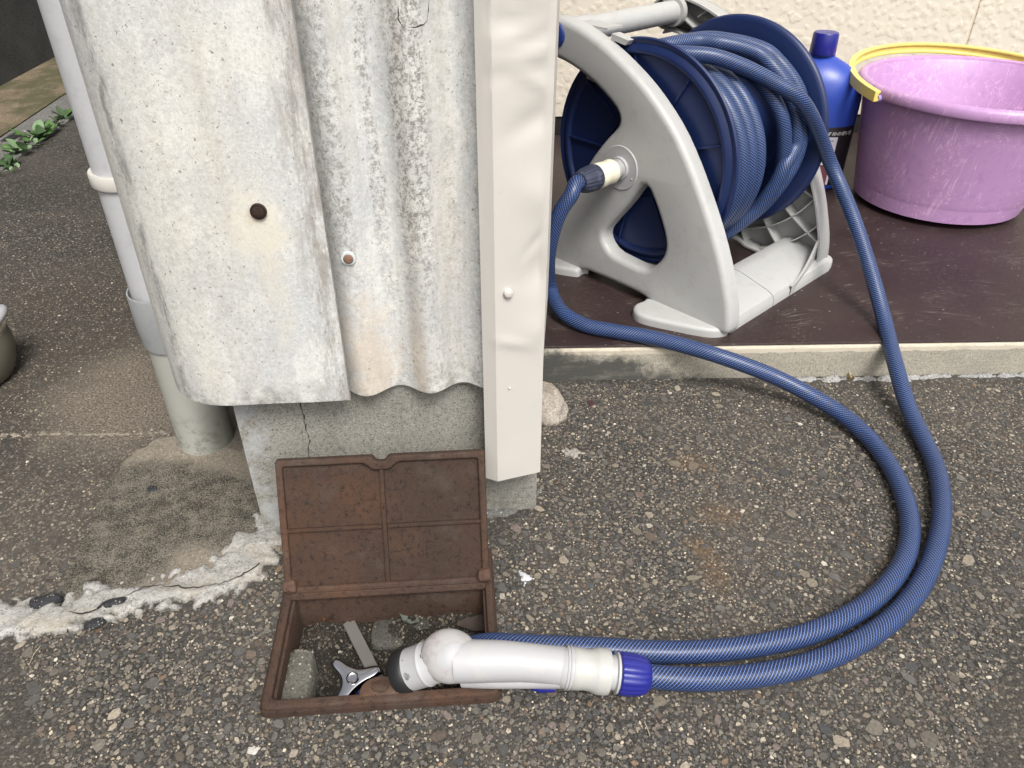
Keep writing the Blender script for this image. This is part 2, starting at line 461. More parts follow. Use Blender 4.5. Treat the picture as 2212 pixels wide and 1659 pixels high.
HOSE = mat_hose(); RUST = mat_rust(k=.72); RUST2 = mat_rust("rusty_iron_pale", .95)
RUST3 = mat_rust("rusty_iron_orange", 1.4)
ASPH = mat_asphalt(); STONES = mat_stones()
GREYP = plastic("grey_plastic", (.40, .40, .39), .45, .04, (.31, .30, .28))
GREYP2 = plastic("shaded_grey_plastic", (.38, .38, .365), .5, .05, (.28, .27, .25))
NAVY = plastic("navy_plastic", (.007, .018, .078), .42, .15, None)
WHITEP = plastic("white_plastic", (.37, .37, .378), .5, .03, (.45, .42, .38))
CREAMP = plastic("cream_plastic", (.68, .64, .50), .4, .04, (.45, .38, .28))
OFFW = plastic("offwhite_plastic", (.40, .40, .38), .4, .04, (.42, .36, .28))
BLUEP = plastic("blue_cap_plastic", (.014, .017, .19), .3, .08, None)
DKBLUE = plastic("worn_dark_blue_plastic", (.022, .028, .055), .6, .3, (.16, .17, .19))
BOTTLE = plastic("blue_bottle_plastic", (.022, .055, .33), .32, .06, None)
PURPLE = plastic("purple_plastic", (.435, .25, .455), .38, .07, (.30, .16, .36), scr=(.66, .42, .62), nsc=6)
YELLOW = plastic("yellow_plastic", (.78, .63, .16), .4, .04, (.5, .42, .2))
BLACKR = plastic("black_rubber", (.014, .014, .015), .45, .2, None)
PVCW = plastic("painted_pvc", (.50, .505, .515), .5, .03, (.36, .36, .35))
PVCG = plastic("grey_pvc", (.30, .31, .315), .55, .05, (.22, .22, .21))
def mat_pvcl():
    m = M_("dirty_pale_pvc", .55); z = m.sep()[2]
    c = m.mix(m.noise(12, 5), (.36, .365, .325), (.42, .42, .38))
    d = m.ramp(m.noise(70, 9, .8), (.50, 0), (.60, 1))
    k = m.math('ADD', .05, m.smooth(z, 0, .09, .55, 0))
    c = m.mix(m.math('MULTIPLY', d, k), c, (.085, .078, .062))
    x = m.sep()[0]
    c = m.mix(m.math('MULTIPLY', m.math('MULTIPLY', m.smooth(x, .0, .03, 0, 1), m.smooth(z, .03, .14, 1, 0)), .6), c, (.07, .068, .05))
    m.col(c); m.bump(m.noise(300, 4), .3, .0004); return m.m
PVCL = mat_pvcl()
CHROME = M_("chrome", .10, metal=1.0).col((.30, .30, .315)).m  # chrome darkened in place of the dark surroundings it would reflect
BRASS = M_("dull_brass", .35, metal=.9).col((.42, .36, .24)).m
DARK = M_("dark_gap", .95).col((.012, .012, .012)).m
def mat_paint():
    m = M_("cream_painted_metal", .5)
    c = m.mix(m.noise(14, 6), (.50, .475, .435), (.54, .515, .475))
    c = m.mix(m.math('MULTIPLY', m.ramp(m.noise(120, 5, .7), (.62, 0), (.72, 1)), .3), c, (.45, .40, .34))
    m.col(c); m.bump(m.math('ADD', m.noise(45, 4), m.math('MULTIPLY', m.noise(300, 3), .3)), .25, .0008); return m.m
PAINT = mat_paint()

# ------------------------------------------------------------------ GROUND
BR = math.radians(4.3)                                # the shed and the valve box are turned by this
BX = Matrix.Translation((-.2287, .403, 0)) @ Matrix.Rotation(BR, 4, 'Z')
BW, BD = .2185, .186
hole = [BX @ Vector(p) for p in ((.003, .003, 0), (BW-.003, .003, 0), (BW-.003, BD-.003, 0), (.003, BD-.003, 0))]
G = 14.0
far = [Vector((-G, -G, 0)), Vector((G, -G, 0)), Vector((G, G, 0)), Vector((-G, G, 0))]
gv = [tuple(p) for p in far+hole]; gf = [(0, 1, 5, 4), (1, 2, 6, 5), (2, 3, 7, 6), (3, 0, 4, 7)]
dp = -.075
gv += [(p.x, p.y, dp) for p in hole]; 
gf += [(4, 5, 9, 8), (5, 6, 10, 9), (6, 7, 11, 10), (7, 4, 8, 11)]
ground = obj("ground", (gv, gf), ASPH, smooth=False); tag(ground, kind="structure")

# stones set in the asphalt
def in_box(x, y, m_=.004):
    q = BX.inverted() @ Vector((x, y, 0)); return -m_ < q.x < BW+m_ and -m_ < q.y < BD+m_
foot_poly = [(-.29, .62), (.03, .665), (.03, 1.2), (-.38, 1.2)]
stones = []
cell = .0016; occ = set()
def try_stone(x, y, r):
    n = int(r/cell)+1; cx, cy = int(x/cell), int(y/cell); R2 = (r/cell)**2
    pts = [(cx+i, cy+j) for i in range(-n, n+1) for j in range(-n, n+1) if i*i+j*j <= R2]
    hit = sum(p in occ for p in pts)
    if hit > .12*len(pts): return False
    occ.update(pts); return True
apron_px = [(149, 1232), (205, 1094), (243, 1028), (285, 978), (340, 948), (395, 935)]
mortar_lo = [(-60, 1395), (0, 1388), (74, 1388), (156, 1369), (208, 1345), (275, 1339), (353, 1312), (427, 1314), (494, 1295), (554, 1261), (585, 1228), (612, 1202)]
mortar_hi = [(632, 1120), (585, 1110), (548, 1120), (513, 1150), (465, 1191), (442, 1217), (372, 1230), (316, 1258), (260, 1262), (178, 1265), (160, 1284), (126, 1300), (74, 1291), (0, 1296), (-60, 1300)]
apron = [at(*p)[:2] for p in apron_px] + [(-.46, .90), (-.30, .90), (-.27, .64), (-.255, .60)] + [at(*p)[:2] for p in ((560, 1180), (500, 1230), (400, 1270), (260, 1300), (150, 1310), (128, 1275))]
mortar = [at(*p)[:2] for p in mortar_lo+mortar_hi]
def try_place(N, rmin, rmax, region, power=2.0):
    k = 0
    for _ in range(N):
        x, y = region(); u = rnd.random(); r = rmin+(rmax-rmin)*u**power
        if y > .935 and x > .02: continue
        if in_box(x, y, r*.6) or not try_stone(x, y, r): continue
        stones.append((x, y, r)); k += 1
    return k
def reg_front():
    while True:
        y = rnd.uniform(.30, .95); hw = .12+y*.78
        x = rnd.uniform(-hw, hw)
        if y > .62 and -.30 < x < .0: continue
        if y > .60 and x < -.25: continue
        return x, y
def reg_left():
    return rnd.uniform(-1.15, -.30), rnd.uniform(.62, 1.6)
try_place(420, .0050, .0092, reg_front, 2.0)
try_place(16000, .0024, .0048, reg_front, 1.7)
try_place(90000, .0009, .0026, reg_front, 1.2)
try_place(26000, .0011, .0027, reg_left, 1.5)
sx = np.array([s[0] for s in stones]); sy = np.array([s[1] for s in stones])
keep = (pdist(sx, sy, mortar) < .001) & (pdist(sx, sy, apron) < .001) & ~inpoly(sx, sy, foot_poly)
stones = [s for s, k in zip(stones, keep) if k]
palette = [((.070, .070, .072), 18), ((.095, .094, .093), 20), ((.120, .117, .110), 18), ((.145, .135, .118), 15), ((.175, .158, .130), 9), ((.125, .100, .085), 7), ((.055, .060, .068), 9), ((.25, .225, .185), 6), ((.34, .31, .26), 2.5), ((.18, .13, .09), 2), ((.15, .125, .12), 5), ((.45, .43, .39), 1)]
pal_small = [((.27, .235, .18), 14), ((.38, .34, .27), 9), ((.16, .145, .125), 16), ((.10, .095, .088), 18), ((.50, .46, .40), 3), ((.17, .13, .09), 4), ((.055, .055, .058), 12)]
def stones_mesh(name, stones, m, zf=lambda x, y: 0.0, hk=1.0, gain=1.0):
    V, Fc, Cc = [], [], []
    for (x, y, r) in stones:
        big = r > .0025
        n = rnd.choice((6, 7, 8)) if r > .005 else (rnd.choice((5, 6)) if big else rnd.choice((4, 5)))
        pal = palette if big or rnd.random() < .45 else pal_small
        c = rnd.choices([p[0] for p in pal], [p[1] for p in pal])[0]; g = rnd.uniform(.75, 1.25)*(1.0 if r > .0028 else 1.22)*gain; c = (c[0]*g*1.05, c[1]*g, c[2]*g*.93)
        el = rnd.uniform(.55, 1.0); ro = rnd.uniform(0, 6.28); cr, sr = math.cos(ro), math.sin(ro)
        h = (rnd.uniform(.0002, .0008)+r*.04)*hk; tx, ty = rnd.uniform(-.10, .10), rnd.uniform(-.10, .10)
        z0 = zf(x, y); s = len(V); a0 = rnd.uniform(0, 6.28)
        rad = [rnd.uniform(.58, 1.15) for _ in range(n)]
        for ring, (k, zz) in enumerate(((1.0, -.0006), (.93, h*.85), (.5, h))):
            for i in range(n):
                a = a0+2*math.pi*i/n; px, py = r*k*rad[i]*math.cos(a), r*k*rad[i]*el*math.sin(a)
                V.append((x+px*cr-py*sr, y+px*sr+py*cr, z0+zz+(px*tx+py*ty if ring else 0)))
        for ring in range(2):
            for i in range(n):
                j = (i+1) % n; Fc.append((s+ring*n+i, s+ring*n+j, s+(ring+1)*n+j, s+(ring+1)*n+i))
        Fc.append(tuple(s+2*n+i for i in range(n)))
        Cc += [c]*(3*n)
    o = obj(name, (V, Fc), m, smooth=True, angle=28)
    at_ = o.data.color_attributes.new("stone", 'FLOAT_COLOR', 'POINT')
    at_.data.foreach_set("color", np.array([(*c, 1) for c in Cc], dtype=np.float32).ravel())
    return o
agg = stones_mesh("asphalt_aggregate", stones, STONES); tag(agg, kind="stuff"); agg["label"] = "grey and brown stones set in the worn asphalt"; agg["category"] = "aggregate"

# concrete apron round the drainpipe foot and mortar fillet
def mat_apron():
    m = mat_concrete("apron_concrete", (.19, .165, .13), (.29, .25, .195), spsc=420)
    base = m.b.inputs["Base Color"].links[0].from_socket
    dz = m.math('MAXIMUM', m.zone(at(400, 1090)[:2], .105, .45, .35, 22, (1.35, .62), .25), m.zone(at(230, 1170)[:2], .085, .5, .35, 22, (1.1, 1.0), .3))
    gr = m.mix(m.ramp(m.math('ADD', m.math('MULTIPLY', m.noise(560, 3, .8), .65), m.math('MULTIPLY', m.noise(60, 6, .75), .35)), (.44, 0), (.58, 1)), (.014, .014, .012), (.19, .17, .135))
    base = m.mix(m.math('MULTIPLY', dz, .93), base, gr)
    dz2 = m.zone(at(480, 940)[:2], .03, .6, .5, 40, (2.2, .7), .4)
    base = m.mix(m.math('MULTIPLY', dz2, .55), base, (.07, .066, .055))
    m.col(base); return m.m
APR = mat_apron()
o = obj("concrete_apron", patch(apron, .0035, .004, .006, .0016, 30, .006), APR); tag(o, kind="structure")
def mat_mortar():
    m = mat_concrete("pale_mortar", (.30, .29, .265), (.44, .43, .41), spsc=300, speck=(.12, .11, .10))
    base = m.b.inputs["Base Color"].links[0].from_socket
    g = m.ramp(m.noise(26, 8, .7, vec=m.map(scale=(.6, 1.3, 1), rot=(0, 0, -.35))), (.50, 0), (.62, 1))
    base = m.mix(m.math('MULTIPLY', g, .6), base, (.33, .29, .23))
    d = m.ramp(m.noise(75, 7, .75), (.60, 0), (.68, 1))
    base = m.mix(m.math('MULTIPLY', d, .7), base, (.10, .095, .085)); z__ = m.sep()[2]; base = m.mix(m.math('MULTIPLY', m.smooth(z__, .0005, .0045, 1, 0), m.ramp(m.noise(180, 6, .8), (.42, .2), (.56, 1))), base, (.085, .08, .07)); m.col(base)
    m.bump(m.math('ADD', m.noise(60, 6, .7, vec=m.map(scale=(.5, 1.4, 1), rot=(0, 0, -.35))), m.math('MULTIPLY', m.noise(400, 3), .4)), .7, .003)
    return m.m
MORT = mat_mortar()
o = obj("mortar_fillet", patch(mortar, .006, .0026, .017, .0045, 45, .012, ens=75), MORT, smooth=True, angle=0); tag(o, kind="structure")
jl = [at(*p)[:2] for p in ((-80, 940), (0, 936), (120, 932), (250, 934), (370, 930), (372, 938), (250, 943), (120, 942), (0, 946), (-80, 950))]
jo = obj("joint_ridge", patch(jl, .0012, .0016, .006, .0012, 120, .004, ens=160), APR); tag(jo, kind="structure")
# crack running along the mortar, dark flakes and the pebble caught in it
ck = [at(*p, .009) for p in ((150, 1318), (190, 1322), (225, 1306), (270, 1285), (330, 1262), (400, 1268), (455, 1266), (500, 1250), (540, 1228), (560, 1218))]
ck2 = []
for p in catmull(ck, .004): ck2.append((p.x+rnd.gauss(0, .0007), p.y+rnd.gauss(0, .0009), .0078+.004*fbm(p.x, p.y, 3.1, 45, 4)*1.5))
cc = obj("crack", tube(ck2, [.0001+.0011*max(0, fbm(i*.13, 0, 0, 1, 3)+.35) for i in range(len(ck2))], 5), DARK, parent=o, local=True)
def rock(c, rx, ry, rz_, seed, m, name, label=None, cat=None, sub=3, amp=.18, rot=0, sc=1.6, parent=None):
    import bmesh
    bm = bmesh.new(); bmesh.ops.create_icosphere(bm, subdivisions=sub, radius=1)
    for v in bm.verts:
        d = v.co.normalized(); k = 1+amp*mnoise.noise(d*sc+Vector((seed, 0, 0)))*1.6+amp*.4*mnoise.noise(d*sc*3+Vector((seed, 3, 0)))
        v.co = d*k
    me = bpy.data.meshes.new(name)
    Mx = Matrix.Rotation(rot, 4, 'Z') @ Matrix.Diagonal((rx, ry, rz_, 1)); bm.transform(Mx); bm.to_mesh(me); bm.free()
    me.materials.append(m); me.polygons.foreach_set("use_smooth", [True]*len(me.polygons))
    oo = link(bpy.data.objects.new(name, me)); oo.location = c
    if label: tag(oo, label, cat)
    return oo
SLATE = mat_concrete("dark_slate", (.028, .029, .033), (.045, .046, .05), spsc=500).m
rock(at(98, 1300, .006)+Vector((0, 0, .001)), .017, .0075, .005, 3, SLATE, "pebble", "flat dark pebble caught in the pale mortar at the left edge", "pebble", rot=.35)
for px, py, rx, ry, sd_, lab in ((243, 1302, .013, .005, 5, "longer thin dark slate flake stuck on the mortar behind the crack"), (205, 1347, .010, .006, 8, "dark slate flake at the front edge of the mortar")):
    rock(at(px, py, .006), rx, ry, .0035, sd_, SLATE, "stone_flake", lab, "stone flake", rot=.4)
rock(at(328, 1058, .003), .007, .006, .0025, 21, SLATE, "pebble", "small round dark pebble on the stained concrete left of the lid", "pebble")

# ------------------------------------------------------------------ PORCH STEP
ZP = .0572
PR = math.radians(1.5); pd = Vector((math.cos(PR), math.sin(PR), 0)); pn = Vector((-math.sin(PR), math.cos(PR), 0))
P0 = Vector((.0462, .9439, 0))
PM = Matrix.Translation(P0) @ Matrix.Rotation(PR, 4, 'Z')
porch = thing("porch", None, None, P0, PR, kind="structure")
def mat_step():
    m = mat_concrete("step_concrete", (.33, .31, .26), (.42, .385, .31), spsc=380)
    base = m.b.inputs["Base Color"].links[0].from_socket
    x, y, z = m.sep()
    crm = m.math('MULTIPLY', m.math('ADD', z, m.math('MULTIPLY', m.noise(35, 5, .7), .012)), 1.0)
    base = m.mix(m.smooth(crm, .049, .051, 0, .85), base, (.56, .50, .40))
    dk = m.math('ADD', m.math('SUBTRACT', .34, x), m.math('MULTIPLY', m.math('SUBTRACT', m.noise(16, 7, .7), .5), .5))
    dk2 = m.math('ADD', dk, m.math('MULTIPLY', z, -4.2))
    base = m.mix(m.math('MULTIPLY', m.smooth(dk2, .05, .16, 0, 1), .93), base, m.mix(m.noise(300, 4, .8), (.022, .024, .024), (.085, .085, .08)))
    base = m.mix(m.math('MULTIPLY', m.ramp(m.noise(18, 6, .7, vec=m.map(scale=(1, 1, 3))), (.5, 0), (.7, 1)), .5), base, (.22, .205, .17))
    m.col(base); return m.m
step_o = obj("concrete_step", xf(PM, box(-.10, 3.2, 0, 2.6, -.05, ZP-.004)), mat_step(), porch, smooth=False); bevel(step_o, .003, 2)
def mat_brown():
    m = M_("brown_coated_floor", .42, .4)
    c = m.mix(m.ramp(m.noise(7, 6, .65), (.35, 0), (.7, 1)), (.024, .0135, .014), (.038, .024, .022))
    sc_ = m.ramp(m.noise(120, 8, .8, vec=m.map(scale=(1, 2.2, 1))), (.56, 0), (.66, 1))
    c = m.mix(m.math('MULTIPLY', m.math('MULTIPLY', sc_, m.ramp(m.noise(9, 4), (.40, 0), (.60, 1))), .6), c, (.20, .18, .155))
    v = m.voro(95, vec=m.map(scale=(1, 2, 1), rot=(0, 0, .5))); cc = m.n("SeparateColor"); m.set(cc.inputs[0], m.voro(95, out="Color", vec=m.map(scale=(1, 2, 1), rot=(0, 0, .5))))
    wh = m.math('MULTIPLY', m.ramp(v, (.10, 1), (.17, 0)), m.ramp(cc.outputs[0], (.87, 0), (.89, 1)))
    wz = m.ramp(m.noise(6, 3, vec=m.map(loc=(2, .3, 0))), (.42, .15), (.55, 1))
    c = m.mix(m.math('MULTIPLY', m.math('MULTIPLY', wh, wz), .8), c, (.5, .46, .40))
    for k, rot in enumerate((.25, -.3)):
        vv = m.map(m.map(rot=(0, 0, rot), loc=(k, 0, 0)), scale=(.06, 1, 1))
        ln = m.ramp(m.noise(160, 2, .5, vec=vv, dist=.3), (.485, 0), (.5, 1), (.515, 0))
        c = m.mix(m.math('MULTIPLY', m.math('MULTIPLY', ln, m.ramp(m.noise(12, 3, vec=m.map(loc=(0, k*4, 1))), (.56, 0), (.66, 1))), .5), c, (.26, .23, .19))
    m.col(c); m.rough(m.math('ADD', .30, m.math('MULTIPLY', m.noise(14, 7, .7), .35))); m.bump(m.noise(160, 6, .7), .35, .0006)
    return m.m
fl = obj("floor_sheet", xf(PM, box(-.10, 3.2, .004, 2.6, ZP-.0035, ZP)), mat_brown(), porch, smooth=False); bevel(fl, .0015, 2)

sm_ = [at(*p)[:2] for p in ((1720, 822), (1800, 826), (1880, 822), (1960, 826), (2060, 815), (2140, 818), (2260, 812))]
so_ = [(PM @ Vector((x, -.001, 0)))[:2] for x in (.80, .6, .45, .33)]
o = obj("mortar_fillet", patch(sm_+so_, .006, .0032, .007, .003, 50, .008, ens=80), MORT2 if False else mat_concrete("bluish_step_mortar", (.22, .225, .225), (.36, .35, .33), spsc=300).m, smooth=True, angle=0); tag(o, kind="structure")
# ------------------------------------------------------------------ HOUSE WALL BEHIND
def mat_siding():
    m = M_("cream_stucco_siding", .7, .3)
    vv = m.map(scale=(1, 1, 1))
    d = m.n("VectorMath", operation='ADD'); m.set(d.inputs[0], vv); 
    nn = m.n("VectorMath", operation='SCALE'); m.set(nn.inputs[0], m.noise(60, 3, col=True)); nn.inputs["Scale"].default_value = .012; m.set(d.inputs[1], nn.outputs[0])
    v1 = m.voro(62, 'SMOOTH_F1', vec=d.outputs[0]); n1 = m.noise(50, 5, .6, vec=d.outputs[0])
    h = m.math('ADD', m.ramp(m.math('ADD', v1, m.math('MULTIPLY', n1, .5)), (.42, 1), (.75, 0)), m.math('MULTIPLY', m.noise(240, 3), .12))
    c = m.mix(m.noise(4, 4), (.60, .545, .455), (.64, .59, .50))
    c = m.mix(m.math('MULTIPLY', m.ramp(h, (.25, 0), (.05, 1)), .15), c, (.58, .50, .38))
    m.col(c); m.bump(h, .6, .0018); return m.m
SID = mat_siding()
WY = 1.95-.9439
hw_ = thing("house_wall", "cream stucco house wall behind the hose reel and the purple bucket", "wall", PM @ Vector((0, WY, ZP)), PR)
zb = .102
jx = (PM.inverted() @ aty(2108, 50, 1.965)).x
for i, (a, b) in enumerate(((-.10, jx-.0025), (jx+.0025, 3.2))):
    p_ = obj("siding_panel", xf(PM, box(a, b, WY, WY+.03, zb, 2.6)), SID, hw_, smooth=False); bevel(p_, .003, 2)
obj("joint_sealant", xf(PM, box(jx-.0024, jx+.0024, WY+.003, WY+.02, zb+.001, 2.6)), plastic("joint_sealant", (.60, .52, .40), .6), hw_, smooth=False)
obj("base_recess_shade", xf(PM, box(-.10, 3.2, WY+.004, WY+.06, ZP+.001, zb-.004)), plastic("black_recess_shade", (.012, .011, .010), .5), hw_, smooth=False)  # black strip: shadow of the recess below the siding, put into its colour
obj("wall_core", xf(PM, box(-.10, 3.2, WY+.062, WY+.25, -.05, 2.6)), SID, hw_, smooth=False)

# ------------------------------------------------------------------ SHED (corner sheet, corrugated sheet, flashing, footing)
wd = Vector((math.cos(math.radians(4.5)), math.sin(math.radians(4.5)), 0)); wnm = Vector((wd.y, -wd.x, 0))   # wnm faces the camera
shed = thing("shed", "old fibre-cement clad shed corner on a concrete footing, weathered grey white", "shed", (-.12, .65, 0), math.radians(4.5))
ZT = 1.5
FND = mat_concrete("footing_concrete", (.235, .225, .195), (.32, .31, .275), spsc=480, speck=(.035, .032, .028))
bs = FND.b.inputs["Base Color"].links[0].from_socket
x_, y_, z_ = FND.sep()
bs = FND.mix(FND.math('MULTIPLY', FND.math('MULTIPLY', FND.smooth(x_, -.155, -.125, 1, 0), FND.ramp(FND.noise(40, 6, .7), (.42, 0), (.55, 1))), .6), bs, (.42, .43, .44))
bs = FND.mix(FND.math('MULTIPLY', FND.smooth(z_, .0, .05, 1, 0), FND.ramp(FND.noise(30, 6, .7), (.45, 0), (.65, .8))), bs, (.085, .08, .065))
FND.col(bs); FND = FND.m
fa = math.radians(8.0); fd = Vector((math.cos(fa), math.sin(fa), 0)); fn = Vector((-fd.y, fd.x, 0))
FL = Vector((-.284, .630, 0)); FWID = .316
FM = Matrix.Translation(FL) @ Matrix.Rotation(fa, 4, 'Z')
def fx_of(px, py):                       # footing-face coordinates of a sight line
    d = ray(px, py); n = -fn; t = (FL-CAMP).dot(n)/d.dot(n); q = FM.inverted() @ (CAMP+d*t); return q.x, q.z
ckp = [fx_of(*p) for p in ((648, 868), (655, 905), (662, 935), (668, 950), (664, 970), (669, 990), (674, 1030), (672, 1080), (680, 1150))]
cx_ = []
for (a, b) in zip(ckp, ckp[1:]):
    for k in range(6):
        t = k/6; cx_.append((a[0]*(1-t)+b[0]*t+rnd.gauss(0, .0006), a[1]*(1-t)+b[1]*t))
cx_ = [(cx_[0][0]-.001, .26)] + [c for c in cx_ if .0 < c[1] < .25] + [(cx_[-1][0], -.06)]
gap = .0011
left_f = [(0, .26), (0, -.06)] + [(x, z) for x, z in cx_[::-1]]
right_f = [(x+gap*(1+.5*math.sin(i*1.3)), z) for i, (x, z) in enumerate(cx_)] + [(FWID, -.06), (FWID, .26)]
YZ = Matrix(((1, 0, 0, 0), (0, 0, -1, .0), (0, 1, 0, 0), (0, 0, 0, 1)))        # x,y,z -> x,-z,y : extrudes towards the camera
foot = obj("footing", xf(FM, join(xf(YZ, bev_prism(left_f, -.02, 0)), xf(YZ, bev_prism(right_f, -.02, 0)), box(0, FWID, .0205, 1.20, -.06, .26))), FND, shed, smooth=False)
# smear of mortar at the footing's left corner and right corner
o2 = obj("mortar_smear", patch([at(*p)[:2] for p in ((1040, 1125), (1100, 1118), (1150, 1092), (1166, 1080), (1172, 1050), (1150, 1060), (1100, 1080), (1030, 1100))], .005, .003, .005, .002, 50, .006), mat_concrete("grey_mortar", (.10, .10, .095), (.17, .165, .155)).m, shed)

SH1, b1 = mat_sheet("corrugated_fibre_cement", True)
SHM = rootmat(shed)
def loc_of(px, py, Y): return SHM.inverted() @ aty(px, py, Y)
q = loc_of(805, 790, .63); b1 = spot(SH1, b1, q, .035, (.58, .43, .27), .38, st=(.8, 1, 2.2), amp=.8)
q = loc_of(905, 760, .64); b1 = spot(SH1, b1, q, .02, (.42, .30, .2), .22, st=(.5, 1, 3))
for px, wid, k in ((700, .012, .55), (790, .006, .6), (880, .015, .75)):
    q = loc_of(px, 200, .64); x0 = SH1.sep()[0]
    dd = SH1.math('ABSOLUTE', SH1.math('SUBTRACT', x0, q.x)); dd = SH1.math('ADD', dd, SH1.math('MULTIPLY', SH1.math('SUBTRACT', SH1.noise(60, 6, .7, vec=SH1.map(scale=(1, 1, .3))), .5), .02))
    sp_ = SH1.ramp(SH1.math('ADD', SH1.math('MULTIPLY', SH1.noise(190, 6, .8), .5), SH1.math('MULTIPLY', SH1.noise(430, 4, .85), .5)), (.47, 0), (.54, 1))
    zf_ = SH1.smooth(SH1.sep()[2], .22, .42, 0, 1)
    b1 = SH1.mix(SH1.math('MULTIPLY', SH1.math('MULTIPLY', SH1.math('MULTIPLY', SH1.smooth(dd, wid*.5, wid*1.3, 1, 0), sp_), zf_), k), b1, (.15, .135, .12))
SH1.col(b1); SH1.bump(SH1.math('ADD', SH1.noise(500, 4, .8), SH1.math('MULTIPLY', SH1.noise(90, 4), .6)), .5, .0007); SH1 = SH1.m
SH2, b2 = mat_sheet("corner_fibre_cement", False)
scr1 = aty(559, 455, .617)
q = SHM.inverted() @ scr1
b2 = spot(SH2, b2, q+Vector((0, 0, -.01)), .030, (.66, .62, .50), .6, st=(1, 1, 1.3), amp=.7)
b2 = spot(SH2, b2, q+Vector((.006, 0, -.06)), .022, (.62, .57, .45), .45, st=(.7, 1, 3.4), amp=.7)
b2 = spot(SH2, b2, q+Vector((.005, 0, -.022)), .008, (.40, .20, .08), .6, st=(.7, 1, 2))
b2 = spot(SH2, b2, q, .013, (.33, .14, .05), .6)
q2 = loc_of(555, 790, .617); b2 = spot(SH2, b2, q2, .012, (.40, .27, .16), .35)
q3 = loc_of(600, 850, .617); b2 = spot(SH2, b2, q3, .016, (.17, .165, .155), .7, st=(2.6, 1, 1), amp=.8, nsc=90)
ql = loc_of(352, 560, .655); xx2, yy2, zz2 = SH2.sep()
dd = SH2.math('ABSOLUTE', SH2.math('SUBTRACT', xx2, SH2.math('ADD', ql.x+.006, SH2.math('MULTIPLY', SH2.math('SUBTRACT', SH2.noise(14, 5, vec=SH2.map(scale=(1, 1, 1))), .5), .03))))
lk = SH2.math('MULTIPLY', SH2.smooth(dd, .0015, .009, 1, 0), SH2.ramp(SH2.noise(70, 7, .8, vec=SH2.map(scale=(1, 1, .35))), (.44, 0), (.58, 1)))
b2 = SH2.mix(SH2.math('MULTIPLY', lk, .75), b2, (.17, .165, .16))
ed = SH2.math('MULTIPLY', SH2.smooth(xx2, -.082, -.048, 0, 1), SH2.ramp(SH2.noise(90, 7, .8, vec=SH2.map(scale=(1, 1, .2))), (.44, 0), (.57, 1)))
b2 = SH2.mix(SH2.math('MULTIPLY', ed, .7), b2, (.24, .215, .19))
SH2.col(b2); SH2.bump(SH2.math('ADD', SH2.noise(480, 5, .8), SH2.math('MULTIPLY', SH2.noise(60, 5), 1.0)), .5, .0008); SH2 = SH2.m

def ribbon(profile, z0, z1, th, nz, zfun=None, dz=None, taper=None):
    """a vertical sheet of a plan profile, th thick (towards the inside), bottom edge can waver"""
    n = len(profile); V = []; Fc = []
    nr = []
    for i in range(n):
        a = profile[max(i-1, 0)]; b = profile[min(i+1, n-1)]; t = Vector((b[0]-a[0], b[1]-a[1], 0)).normalized(); nr.append(Vector((-t.y, t.x, 0)))
    for side in (0, 1):
        for k in range(nz+1):
            for i in range(n):
                zb_ = z0+(dz(i) if dz else 0); z = zb_+(z1-zb_)*(k/nz)**1.5
                p = Vector((profile[i][0], profile[i][1], z))+nr[i]*(th*side)
                if zfun: p = zfun(p, i, k)
                V.append(tuple(p))
    N = n*(nz+1)
    for k in range(nz):
        for i in range(n-1):
            a = k*n+i; Fc.append((a, a+1, a+n+1, a+n)); b = N+a; Fc.append((b, b+n, b+n+1, b+1))
    for i in range(n-1): Fc.append((i, N+i, N+i+1, i+1)); t = nz*n; Fc.append((t+i, t+i+1, N+t+i+1, N+t+i))
    for k in range(nz):
        a = k*n; Fc.append((a, a+n, N+a+n, N+a)); a = k*n+n-1; Fc.append((a, N+a, N+a+n, a+n))
    return V, Fc
# corrugated sheet: crest towards the camera at the first crest point
crest = Vector((-.1452, .628, 0)); pitch = .0640; amp = .0088
prof = []
for i in range(0, 99):
    s = -.075+i*.0024
    ph = 2*math.pi*s/pitch
    w = math.cos(ph); w = w*.86+.14*math.cos(2*ph)*-1 if False else w
    p = crest+wd*s-wnm*(amp*(1-w)); prof.append((p.x, p.y))
corr = obj("corrugated_sheet", ribbon(prof, .1985, ZT, .0055, 40, zfun=lambda p, i, k: p+wnm*(.0006*fbm(p.x, p.z, 0, 9, 3))), SH1, shed, angle=50)
# corner sheet
Bc = Vector((-.1588, .6110, 0)); zc = .2063
pc = [Bc+wd*(-t) for t in np.linspace(0, .114, 24)]
ctr = Bc+wd*(-.114)-wnm*.066
R0 = .066
for k in range(1, 25):
    a = math.pi/2*k/24
    pc.append(ctr+wnm*(R0*math.cos(a))-wd*(R0*1.05*math.sin(a)))
last = pc[-1]
for t in np.linspace(.01, 1.28, 40): pc.append(last-wnm*t)
pc = pc[::-1]
def corner_def(p, i, k):
    n = fbm(p.x*1.0, p.z, p.y, 7, 3)
    d = .0012*n
    s = len(pc)-1-i
    if 0 <= s < 14: d += .0006*math.exp(-((s-7)/4.0)**2)      # the flat swells a little by its free edge
    if s == 0: p = p+wd*(.0006*fbm(p.z, 0, 0, 120, 3))
    return p+wnm*d
cor = obj("corner_sheet", ribbon([(p.x, p.y) for p in pc], zc, ZT, .0065, 70, zfun=corner_def), SH2, shed, angle=50)
# unseen block added inside the shed so that nothing shines through
core = obj("wall_core", xf(SHM, box(-.215, .14, .055, 1.25, .16, ZT)), plastic("core_light_block", (.05, .04, .035), .9), shed, smooth=False)
